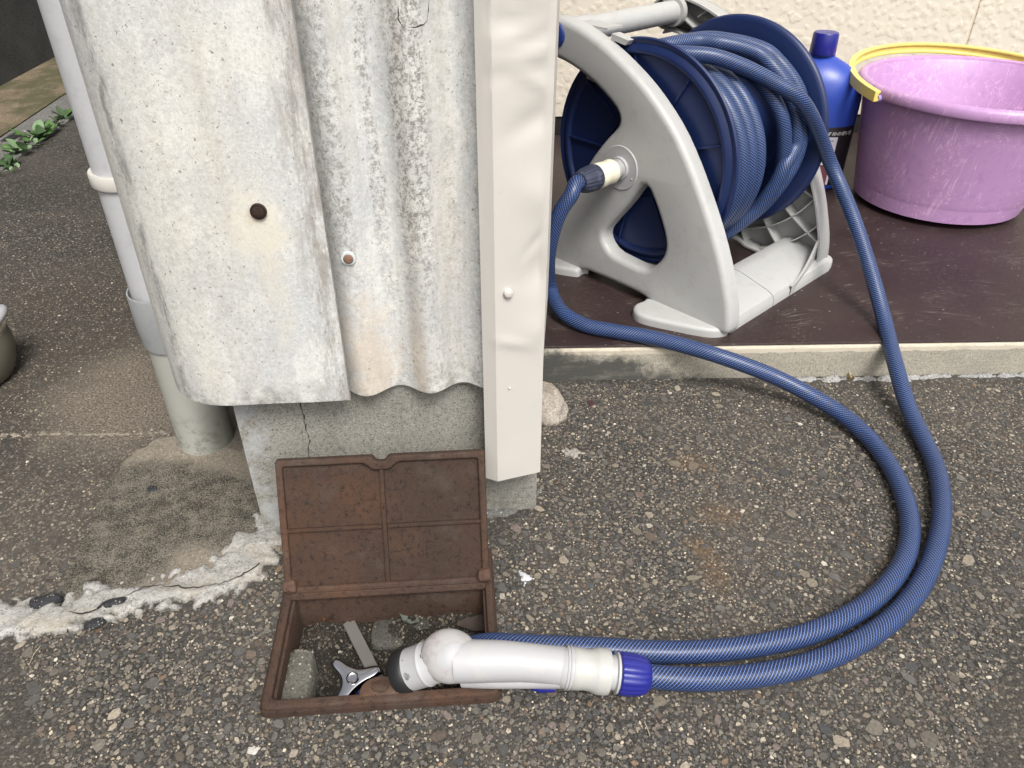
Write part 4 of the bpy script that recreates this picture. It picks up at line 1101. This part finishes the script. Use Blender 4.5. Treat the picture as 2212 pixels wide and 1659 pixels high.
# first layer: wraps lying side by side from the front flange
nw = 4.7
for k in range(int(nw*36)+1):
    t = k*10.0; path.append(cp(-30-t, .1345-.012*math.sin(math.radians(-30-t)), .0655+.0226*(t/360)))
cur = -30-nw*360                                     # continues clockwise into two slanting loose loops
def loop_a(th):
    th = (th+180) % 360-180
    ks = [(-180, .095), (-150, .100), (-120, .130), (-90, .180), (-60, .222), (-30, .250), (0, .262), (30, .262), (60, .250), (88, .205), (110, .128), (130, .102), (150, .095), (180, .095)]
    for (t0, a0), (t1, a1) in zip(ks, ks[1:]):
        if t0 <= th <= t1:
            u = (th-t0)/(t1-t0); u = u*u*(3-2*u); return a0+(a1-a0)*u
LOOP2 = False
def loop_r(th):
    th = (th+180) % 360-180
    return .145+(.030 if LOOP2 else .010)*math.exp(-((th+88)/36)**2)
nxt = math.floor(cur/360)*360-360+0                  # an angle equal to 0 deg on the next turn
path.append(cp(cur-25, .137, .186)); path.append(cp(cur-55, .142, .205))
start = cur-85
g = start
while g > start-720:
    f = (start-g)/720; LOOP2 = f > .5
    aa = loop_a(g); side = max(0, min(1, (aa-.10)/.1))
    off = 0 if f < .45 else (-.023 if f > .55 else -.023*((f-.45)*10))
    blend = min(1, (start-g)/60)
    aa2 = aa+off; aa2 = .222*(1-blend)+aa2*blend if (start-g) < 60 else aa2
    path.append(cp(g, loop_r(g)+(.145-.150)*(1-blend), min(.268, aa2))); g -= 10
# bring it round to the top for the way out
e = g
target_th = math.floor((e-125)/360)*360+125
if e-target_th > 330: pass
while e > target_th:
    path.append(cp(e, loop_r(e)+.002, max(.075, min(.262, loop_a(e)-.046)))); e -= 10
ex = [cp(114, .139, .073), cp(98, .139, .078), cp(83, .143, .090), cp(69, .150, .118), cp(55, .154, .150), cp(42, .159, .182), cp(28, .172, .214)]
def atd(px, py, Y): return aty(px, py, Y)
free = [atd(1797, 360, 1.19), atd(1843, 470, 1.13), atd(1885, 600, 1.055), atd(1912, 700, .995), at(1935, 790, .047), at(1962, 880, .022), at(1995, 950, .0125), at(2022, 1010, HR), at(2034, 1080, HR), at(2030, 1150, HR), at(2010, 1220, HR), at(1975, 1285, HR), at(1925, 1340, HR), at(1860, 1385, HR), at(1790, 1420, HR), at(1720, 1443, HR), at(1640, 1458, HR), at(1560, 1466, .0125), at(1480, 1467, .015), at(1412, 1462, .018), at(1385, 1459, .0195)]
P2 = path+ex+free
hose2 = obj("garden_hose", tube(catmull(P2, .0042), HR, 20), HOSE, loc=tuple(Lp(DS, .15, 0)), angle=0); tag(hose2, "blue braided hose wound on the reel drum, its free end running to the white nozzle", "hose")
inl = [c0+cd*.070, c0+cd*.090, atd(1236, 418, 1.047), atd(1212, 455, 1.043), atd(1195, 500, 1.043), atd(1184, 560, 1.052), at(1190, 625, .085), at(1213, 672, .075), at(1262, 702, ZP+HR), at(1330, 716, ZP+HR), at(1400, 728, ZP+HR), at(1470, 745, ZP+HR), at(1540, 765, ZP+.009), at(1610, 789, .056), at(1680, 817, .042), at(1750, 853, .028), at(1815, 893, .018), at(1870, 940, .0125), at(1918, 1000, HR), at(1952, 1070, HR), at(1966, 1140, HR), at(1955, 1205, HR), at(1925, 1255, HR), at(1880, 1300, HR), at(1820, 1338, HR), at(1750, 1368, HR), at(1670, 1388, HR), at(1590, 1401, HR), at(1500, 1408, .0115), at(1400, 1408, .0135), at(1300, 1402, .0175), at(1200, 1398, .022), at(1110, 1394, .024), at(1060, 1392, .020), at(1010, 1400, .010), at(960, 1412, -.004), at(900, 1440, -.018), at(860, 1455, -.030)]
hose1 = obj("garden_hose", tube(catmull(inl, .0042), HR, 20), HOSE, loc=tuple(at(1400, 728, ZP)), angle=0); tag(hose1, "blue braided supply hose from the reel's hub connector over the step to the tap box", "hose")

# ------------------------------------------------------------------ SPRAY NOZZLE
nz0 = at(1399, 1461, .0205); nz1 = at(1234, 1443, .030)
noz = thing("spray_nozzle", "white hand spray nozzle with a black ring lying across the rusty box", "spray nozzle", tuple(at(1200, 1445, 0)))
ax = (nz1-nz0).normalized(); NM = align(nz0, ax); NL = (nz1-nz0).length
obj("hose_nut", xf(NM, ribbed_nut([(.0105, -.001), (.0128, -.0015), (.0155, .001), (.0178, .006), (.0190, .012), (.0194, .018), (.0194, .0262), (.0186, .0275), (.0150, .0280), (.011, .028)], 18, .0011)), BLUEP, noz, angle=30)
obj("connector_neck", xf(NM, lathe([(.0130, .026), (.0185, .0285), (.0185, .0305), (.0158, .0315), (.0150, .036), (.0150, .040)], 48)), WHITEP, noz)
obj("connector", xf(NM, lathe([(.0150, .0365), (.0200, .0370), (.0208, .040), (.0208, .0475), (.0200, .050), (.0186, .054), (.0182, .060), (.0188, .065), (.0192, .0705), (.0185, .0715), (.015, .0715)], 48)), OFFW, noz)
# handle body: sweep with slightly oval section
hp = [nz0+ax*.0715, nz0+ax*.078, at(1215, 1440, .031), at(1150, 1432, .035), at(1080, 1428, .038), at(1030, 1428, .039), at(985, 1428, .038)]
hpp = catmull(hp, .004); nH = len(hpp)
rr = []
for i in range(nH):
    t = i/(nH-1); r_ = .0178+.0016*t**2-.0008*math.sin(math.pi*min(1, t*1.6))
    if t < .05: r_ = .0190
    rr.append(r_)
obj("handle", tube(hpp, rr, 32), WHITEP, noz, angle=50)
for k, (d_, r_) in enumerate(((.0738, .0196), (.0765, .0197))):
    obj("handle_ring", xf(NM, lathe([(.016, d_-.0012), (r_, d_-.001), (r_+.0004, d_), (r_, d_+.001), (.016, d_+.0012)], 48)), WHITEP, noz)
# lever strip under the handle (blue sliver)
q1, q2 = at(1135, 1478, .006), at(1200, 1488, .006)
obj("trigger", tube([q1, q1*.5+q2*.5+Vector((0, -.001, 0)), q2], [.003, .005, .003], 12), BLUEP, noz)
# under-keel of the handle
kl = catmull([nz0+ax*.080+Vector((0, -.006, -.006)), at(1150, 1462, .022), at(1060, 1462, .022), at(1000, 1460, .018)], .006)
obj("handle_keel", tube(kl, [.0105]*len(kl), 20), WHITEP, noz)
# head
hc = at(972, 1418, .040); he = at(852, 1457, .010)
hd = (he-hc).normalized(); HM = align(hc, hd); HLn = (he-hc).length
obj("head", xf(HM, lathe([(.0001, -.0205), (.006, -.0196), (.012, -.0165), (.0165, -.011), (.0188, -.004), (.0194, .003), (.0198, .012), (.0196, .0225), (.0202, .0235), (.0207, .0250), (.0203, .0262), (.0199, .0275), (.0196, .0435), (.0180, .0445)], 64)), WHITEP, noz, angle=35)
obj("dial_seam", xf(HM, lathe([(.0190, .0125), (.02005, .0128), (.02005, .0133), (.0190, .0136)], 64)), plastic("seam_grey", (.28, .28, .28), .5), noz)
obj("face_ring", xf(HM, lathe([(.0180, .0420), (.0204, .0425), (.0212, .0440), (.0212, .0540), (.0198, .0562), (.0160, .0562), (.0150, .053), (.0001, .053)], 64)), BLACKR, noz)
# bulb button on the bend
bc_ = at(971, 1417, .045)
bm_ = align(bc_, (CAMP-bc_).normalized())
bul = obj("bulb_button", xf(bm_ @ Matrix.Rotation(-.25, 4, 'Z') @ Matrix.Diagonal((1.62, 1.46, 1.05, 1)), lathe([(.0152, -.012), (.0166, -.006), (.0164, -.001), (.0150, .0032), (.0120, .0066), (.0080, .0090), (.0040, .0102), (.0001, .0106)], 48)), plastic("stained_white_plastic", (.32, .31, .305), .65, .05, (.17, .10, .09)), noz, angle=50)
# dial marks printed on the head
INK = M_("grey_ink", .6).col((.07, .07, .07)).m
def tick(u, v, w, h, rot=0, m=INK):
    a_ = u; r_ = .02015; Mx = HM @ Matrix.Rotation(a_, 4, 'Z') @ Matrix.Translation((r_, 0, v)) @ Matrix.Rotation(rot, 4, 'X')
    return xf(Mx, box(-.0006, .00015, -w/2, w/2, -h/2, h/2))
ang_up = None
tocam = (CAMP-hc).normalized(); lc = HM.inverted().to_3x3() @ tocam; ang_up = math.atan2(lc.y, lc.x)
marks = [tick(ang_up-.25, .0365, .0052, .0004), tick(ang_up-.25, .0350, .0030, .0004)]
for k in range(6): marks.append(tick(ang_up-.40+k*.06, .0385, .0004, .0026, (k-2.5)*.12))
marks += [tick(ang_up+.32, .0175, .0018, .0005), tick(ang_up+.42, .0190, .0030, .0006), tick(ang_up+.42, .0165, .0008, .0008), tick(ang_up+.5, .0390, .0008, .0006)]
obj("dial_marks", join(*marks), INK, noz, smooth=False)

# ------------------------------------------------------------------ BUCKET
bx, by = .903, 1.535; RB, RT, BH = .190, .227, .231
RB = .160
bk = thing("bucket", "scratched purple plastic bucket standing on the brown step", "bucket", (bx, by, ZP))
BMx = Matrix.Translation((bx, by, ZP))
body = [(.001, .007), (RB-.050, .007), (RB-.050, .001), (RB-.044, .000), (RB-.034, .002), (RB-.018, .008), (RB-.006, .019), (RB+.001, .033), (RB+.006, .050)]
for t in np.linspace(.2, 1, 8): body.append((RB+.006+(RT-.016-RB-.006)*t, .050+(BH-.018-.050)*t))
body += [(RT-.013, BH-.020)]
inner_ = [(RT-.016, BH-.004)]+[(RT-.0185-(RT-.0185-RB+.004)*t, BH-.008-(BH-.020)*t) for t in np.linspace(.0, 1, 8)]+[(RB-.012, .0105), (.001, .010)]
bvf = lathe(body+[(RT-.0145, BH-.006)]+inner_, 96)
bvf = ([(x-.040*(1-z/BH), y-.020*(1-z/BH), z) for x, y, z in bvf[0]], bvf[1])
obj("body", xf(BMx, bvf), PURPLE, bk, angle=40)
obj("rim", xf(BMx, lathe([(RT-.0140, BH-.0185), (RT-.0045, BH-.0205), (RT-.001, BH-.0195), (RT, BH-.017), (RT-.0005, BH-.006), (RT-.004, BH-.001), (RT-.010, BH+.001), (RT-.0165, BH-.0015), (RT-.018, BH-.006), (RT-.0165, BH-.0075)], 96)), PURPLE, bk, angle=40)
ph = math.radians(5.0); hu = Vector((-.967, -.253, 0)); hw2 = Vector((-.253, .968, 0))*math.cos(ph)+Vector((0, 0, 1))*math.sin(ph)
hcn = BMx @ Vector((0, 0, BH-.012))
def strap(pts, w, h, M_t=None):
    P = [Vector(p) for p in pts]; V, Fc = [], []; m_ = len(P)
    prof4 = [(-w/2, -h/2), (-w/2, h/2), (-w/4, h/2), (-w/5, h/4), (w/5, h/4), (w/4, h/2), (w/2, h/2), (w/2, -h/2)]
    cen = hcn
    nn = hu.cross(hw2).normalized()
    for i in range(m_):
        t = (P[min(i+1, m_-1)]-P[max(i-1, 0)]).normalized(); sd = t.cross(nn).normalized()
        for (x, y) in prof4: V.append(P[i]+nn*x-sd*y)
    n = len(prof4)
    for i in range(m_-1):
        for k in range(n): j = (k+1) % n; Fc.append((i*n+k, i*n+j, (i+1)*n+j, (i+1)*n+k))
    Fc.append(tuple(range(n))[::-1]); Fc.append(tuple((m_-1)*n+k for k in range(n)))
    return V, Fc
arc = [hcn+hu*(.240*math.cos(t))+hw2*(.250*math.sin(t)) for t in np.linspace(-.03, math.pi+.03, 60)]
hd_ = obj("handle", strap(arc, .020, .011), YELLOW, bk, angle=30); bevel(hd_, .0012, 2)
for sgn in (1, -1): obj("handle_lug", xf(align(hcn+hu*(sgn*(RT-.004))+Vector((0, 0, -.006)), hu*sgn), lathe([(.0001, -.004), (.006, -.004), (.006, .010), (.0001, .010)], 20)), plastic("lug_violet", (.30, .25, .5), .4), bk)

# ------------------------------------------------------------------ BOTTLE
bp = PM @ Vector((0, 0, 0)); bt = aty(1781, 92, 1.62)
bot = thing("bottle", "blue plastic bottle with dark blue cap between the reel and the bucket", "bottle", (bt.x, bt.y, ZP))
OM0 = Matrix.Translation((bt.x, bt.y, ZP)) @ Matrix.Rotation(math.atan2(-bt.x, bt.y), 4, "Z"); OM = OM0 @ Matrix.Diagonal((1.38, .85, 1.07, 1))
hb = bt.z-ZP-.004
obj("body", xf(OM, lathe([(.001, .002), (.055, .0), (.062, .004), (.0655, .012), (.066, .02), (.066, .125), (.0665, .133), (.0668, .17), (.0655, .185), (.060, .203), (.050, .218), (.038, .229), (.027, .236), (.0185, .241), (.0180, .249)], 64)), BOTTLE, bot)
obj("cap", xf(OM0, lathe([(.0245, .262), (.0252, .264), (.0242, .298), (.0225, .301), (.0001, .3015)], 40)), BLUEP, bot)
obj("label", xf(OM, lathe([(.0664, .014), (.0666, .0145), (.0666, .126), (.0664, .1265)], 64)), plastic("black_label", (.012, .010, .012), .35), bot)
def curved_panel(a0, a1, z0, z1, r, m, name, n=10, sub=None):
    V, Fc = [], []
    for i in range(n+1):
        a = a0+(a1-a0)*i/n
        for z in (z0, z1): V.append((r*math.cos(a), r*math.sin(a), z))
    for i in range(n): b = i*2; Fc.append((b, b+2, b+3, b+1))
    return obj(name, xf(OM, (V, Fc)), m, bot)
af = -math.pi/2-.25            # the side that faces the photographer
af += .40
pa = curved_panel(af+.05, af+.62, .055, .108, .0670, plastic("white_label_print", (.52, .50, .55), .4), "label_panel")
for k in range(6):
    curved_panel(af+.10, af+.52-(k % 3)*.06, .100-k*.0075, .1025-k*.0075, .0672, plastic("label_ink", (.22, .21, .26), .5), "print_line")
pb = curved_panel(af+.05, af+.56, .016, .053, .0670, plastic("label_picture", (.13, .04, .05), .4), "label_picture")
curved_panel(af+.18, af+.34, .030, .048, .0672, plastic("label_picture_cream", (.5, .42, .33), .4), "label_picture")
curved_panel(af+.24, af+.32, .018, .030, .0672, plastic("label_picture_red", (.3, .03, .02), .4), "label_picture")
curved_panel(af+.56, af+.62, .016, .055, .0671, plastic("label_edge", (.48, .46, .50), .4), "label_picture")
cu = bpy.data.curves.new("label_text", 'FONT'); cu.body = "おすすめの使い方"; cu.size = .0085; cu.extrude = .0001; cu.shear = .2; cu.align_x = 'LEFT'
to = bpy.data.objects.new("label_text_tmp", cu); link(to)
me_t = bpy.data.meshes.new_from_object(to.evaluated_get(bpy.context.evaluated_depsgraph_get())); bpy.data.objects.remove(to)
me_t.name = "lettering"
for v in me_t.vertices:
    a = af+.05+v.co.x/.0672; r_ = .0672+v.co.z; v.co = OM @ Vector((r_*math.cos(a), r_*math.sin(a), .1115+v.co.y))
me_t.transform(rootmat(bot).inverted()); me_t.materials.clear(); me_t.materials.append(plastic("label_white", (.6, .6, .6), .5))
tx = link(bpy.data.objects.new("lettering", me_t)); tx.parent = bot

# ------------------------------------------------------------------ SMALL THINGS ON THE GROUND
STONEM = mat_concrete("beige_quartz", (.29, .25, .205), (.40, .36, .31), spsc=150, speck=(.3, .24, .18)).m
sp_ = at(1188, 878, .02)
st_ = rock(Vector((.046, .868, .010)), .031, .038, .027, 12, STONEM, "stone", "beige fist-sized stone behind the flashing at the step's foot", "stone", sub=4, amp=.16, rot=.5)
# small bolt
b0 = at(1838, 818, .004)
blt = thing("bolt", "small brass-coloured bolt lying on the asphalt in front of the step", "bolt", tuple(b0))
bd = Vector((.15, 1, .12)).normalized(); BM2 = align(b0, bd)
obj("head", xf(BM2, lathe([(.0001, -.002), (.0036, -.002), (.0036, .0012), (.0055, .0013), (.0055, .0020), (.002, .0021)], 6 if False else 18)), BRASS, blt)
obj("shank", xf(BM2, lathe([(.0021, .0018)]+[(.0021-(.0003 if k % 2 else 0), .0020+k*.0006) for k in range(22)]+[(.0001, .0155)], 16)), BRASS, blt)
# dried splashes of cement right of the footing
for i, (px, py, r_, lab, col_) in enumerate(((1240, 980, .011, "pale dried cement splash right of the flashing foot", None), (1132, 1248, .008, "white paint blob on the asphalt right of the open lid", (.45, .46, .47)), (1275, 872, .007, "dark maroon paint drop on the asphalt near the step", (.05, .022, .024)), (547, 1614, .006, "small white chip of stone in front of the tap box", (.42, .40, .36)))):
    q = at(px, py); pts_ = [(q.x+r_*(1.0+.35*math.sin(k*2.3+i))*math.cos(k*.7854), q.y+r_*(1.2+.4*math.cos(k*1.7+i))*math.sin(k*.7854)) for k in range(8)]
    m_ = mat_concrete("splash_cement", (.26, .24, .22), (.40, .36, .31)).m if col_ is None else plastic("splash_paint", col_, .6, .1)
    oo = obj("cement_splash" if col_ is None else ("paint_spot" if i < 3 else "stone_chip"), patch(pts_, .0022, .0014, .006, .001, 90, .003, ens=110), m_, loc=(q.x, q.y, 0)); tag(oo, lab, "splash" if i < 3 else "stone chip")

STRAW = plastic("dry_straw", (.36, .31, .22), .7)
for pts_, lab in ((((88, 1395), (74, 1412), (62, 1438)), "thin dry straw on the asphalt just below the left end of the mortar"), (((1392, 1560), (1398, 1572), (1404, 1590)), "tiny bent dry stalk on the asphalt below the blue nozzle nut")):
    P_ = [at(*p, .0025) for p in pts_]; oo = obj("straw", tube(catmull(P_, .003), .0004, 5), STRAW, loc=tuple(P_[0])); tag(oo, lab, "straw")
# ------------------------------------------------------------------ LEFT BACKGROUND
def mat_dirt():
    m = mat_concrete("mossy_tan_concrete", (.16, .125, .080), (.26, .20, .135), spsc=200)
    b_ = m.b.inputs["Base Color"].links[0].from_socket
    g = m.ramp(m.noise(6, 6, .65, vec=m.map(scale=(1, .7, 1))), (.44, 0), (.56, 1)); b_ = m.mix(m.math('MULTIPLY', g, .75), b_, (.065, .068, .030)); m.col(b_); return m.m
dl = (at(155, 200)-at(0, 305)).normalized(); ang = math.atan2(dl.y, dl.x)
g0 = at(0, 305); g1 = at(155, 200)
LB = Matrix.Translation((g0.x, g0.y, 0)) @ Matrix.Rotation(ang, 4, 'Z')     # x along the gutter (away), y to the left
def lbx(p): return LB.inverted() @ Vector(p)
wl = .40
st1 = obj("dirt_strip", xf(LB, ([(-3, .01, .0045), (6, .01, .0045), (6, 3, .0045), (-3, 3, .0045)], [(0, 1, 2, 3)])), mat_dirt(), smooth=False); tag(st1, kind="structure")
bwl = thing("boundary_wall", "tall dark grey concrete wall beyond the gutter, top left", "wall", LB @ Vector((0, wl, 0)), ang)
w_a = lbx(at(0, 190)); w_b = lbx(at(130, 120))
wang = math.atan2(w_b.y-w_a.y, w_b.x-w_a.x)
WM = LB @ Matrix.Translation((w_a.x, w_a.y, 0)) @ Matrix.Rotation(wang, 4, 'Z')
DWALL = mat_concrete("dark_damp_concrete", (.055, .055, .050), (.085, .083, .075), spsc=130, speck=(.015, .015, .014), pale=(.07, .07, .065))
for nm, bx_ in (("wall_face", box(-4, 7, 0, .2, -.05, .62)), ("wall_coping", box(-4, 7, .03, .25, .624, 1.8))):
    obj(nm, xf(WM, bx_), DWALL.m if nm == "wall_face" else plastic("black_upper_wall", (.012, .012, .013), .8), bwl, smooth=False)  # upper part of the wall is plain black
GUT = mat_concrete("gutter_concrete", (.14, .135, .125), (.21, .205, .19), spsc=160)
gw = lbx(at(0, 352)).y
segL = .60; gx0 = lbx(at(28, 300)).x
for i, (a, b) in enumerate(((gx0-2*segL, gx0-segL-.003), (gx0-segL, gx0-.003), (gx0, gx0+segL-.003), (gx0+segL, gx0+2*segL-.003), (gx0+2*segL, gx0+3*segL))):
    y0, y1 = gw, .0
    nt = .045
    out_ = [(a, y0), (b, y0), (b, y0*.62), (b-nt, y0*.55), (b-nt, y0*.18), (b, y0*.12), (b, y1), (a, y1), (a, y0*.12), (a+nt, y0*.18), (a+nt, y0*.55), (a, y0*.62)]
    o_ = obj("gutter_cover", xf(LB, bev_prism(out_, -.03, .008, .002, 1)), GUT.m, smooth=False)
    tag(o_, ["nearest grey concrete gutter cover", "grey gutter cover in front of the dark grip notch", "grey gutter cover just beyond the dark grip notch", "gutter cover farther beyond the drainpipe", "farthest gutter cover beyond the drainpipe"][i], "gutter cover", "gutter covers along the asphalt")
kerb = obj("gutter_edge", xf(LB, box(-3, 6, gw-.035, gw-.006, -.03, .006)), GUT.m, smooth=False); tag(kerb, kind="structure"); bevel(kerb, .003, 1)
obj("gutter_shade_sheet", xf(LB, box(-3, 6, gw-.004, -.001, .0015, .0030)), DARK, smooth=False); bpy.data.objects["gutter_shade_sheet"]["kind"] = "structure"  # flat black sheet: shade inside the gutter, painted below the notches
# weeds along the kerb
LF = [leafmat("weed_leaf_green", (.045, .11, .020), (.085, .17, .040)), leafmat("weed_leaf_pale", (.12, .20, .09), (.22, .32, .17)), leafmat("weed_leaf_dark", (.025, .06, .015), (.05, .10, .03))]
lmesh = []
for k in range(3):
    V, Fc = leafmesh(1.0, .55, -.35, 7, .04, k); me = bpy.data.meshes.new("leaf"); me.from_pydata(V, [], Fc); me.materials.append(LF[k]); me.polygons.foreach_set("use_smooth", [True]*len(Fc)); lmesh.append(me)
weeds = [((8, 372), .035, 9, 1, "weed at the very left edge of the kerb, pale narrow leaves"), ((25, 356), .05, 12, 2, "dark leafy weed at the left edge beside the pale one"), ((44, 330), .075, 11, 1, "pale grey-green rosette weed beside the gutter notch"), ((64, 315), .05, 9, 0, "small weed between the pale rosette and the broad green one"), ((82, 300), .085, 11, 0, "broad-leaved green weed in the kerb joint"), ((104, 290), .06, 9, 0, "green weed just in front of the drainpipe"), ((118, 276), .055, 10, 0, "small bright weed behind the drainpipe's edge"), ((140, 258), .06, 9, 2, "farthest weed in the kerb joint behind the pipe")]
for (px, py), L_, n_, kk, lab in weeds:
    q = at(px, py, .004); L_ *= .62; w = thing("weed", lab, "weed", tuple(q), 0, "weeds growing in the kerb joint")
    for i in range(n_):
        lo = link(bpy.data.objects.new("leaf", lmesh[kk if rnd.random() < .75 else rnd.randrange(3)])); lo.parent = w
        l_ = L_*rnd.uniform(.5, 1.0); lo.scale = (l_, l_*rnd.uniform(.8, 1.2), l_); lo.location = (rnd.gauss(0, .010), rnd.gauss(0, .010), rnd.uniform(0, .01))
        lo.rotation_euler = (rnd.uniform(-.4, .4), -rnd.uniform(.1, .9), i*2.4+rnd.uniform(-.3, .3))
# beige tub cut by the left edge
tb = at(2, 830, 0)
tb = at(12, 800, .03)-Vector((.074, 0, 0)); tub = thing("plastic_tub", "beige plastic tub with a white handle at the left edge of the asphalt", "tub", (tb.x, tb.y+.02, 0))
TBM = rootmat(tub)
BEI = plastic("beige_plastic", (.16, .145, .11), .5, .06, (.2, .17, .13))
obj("body", xf(TBM, lathe([(.001, .001), (.052, .0), (.060, .006), (.068, .022), (.073, .045), (.073, .060), (.071, .074), (.067, .074), (.066, .06), (.060, .03), (.001, .01)], 48)), BEI, tub)
hpts = [TBM @ Vector(q_) for q_ in ((.045, -.01, .072), (.066, -.005, .092), (.072, .020, .100), (.062, .040, .098), (.040, .045, .080))]
obj("handle", tube(catmull(hpts, .005), .007, 14), WHITEP, tub)
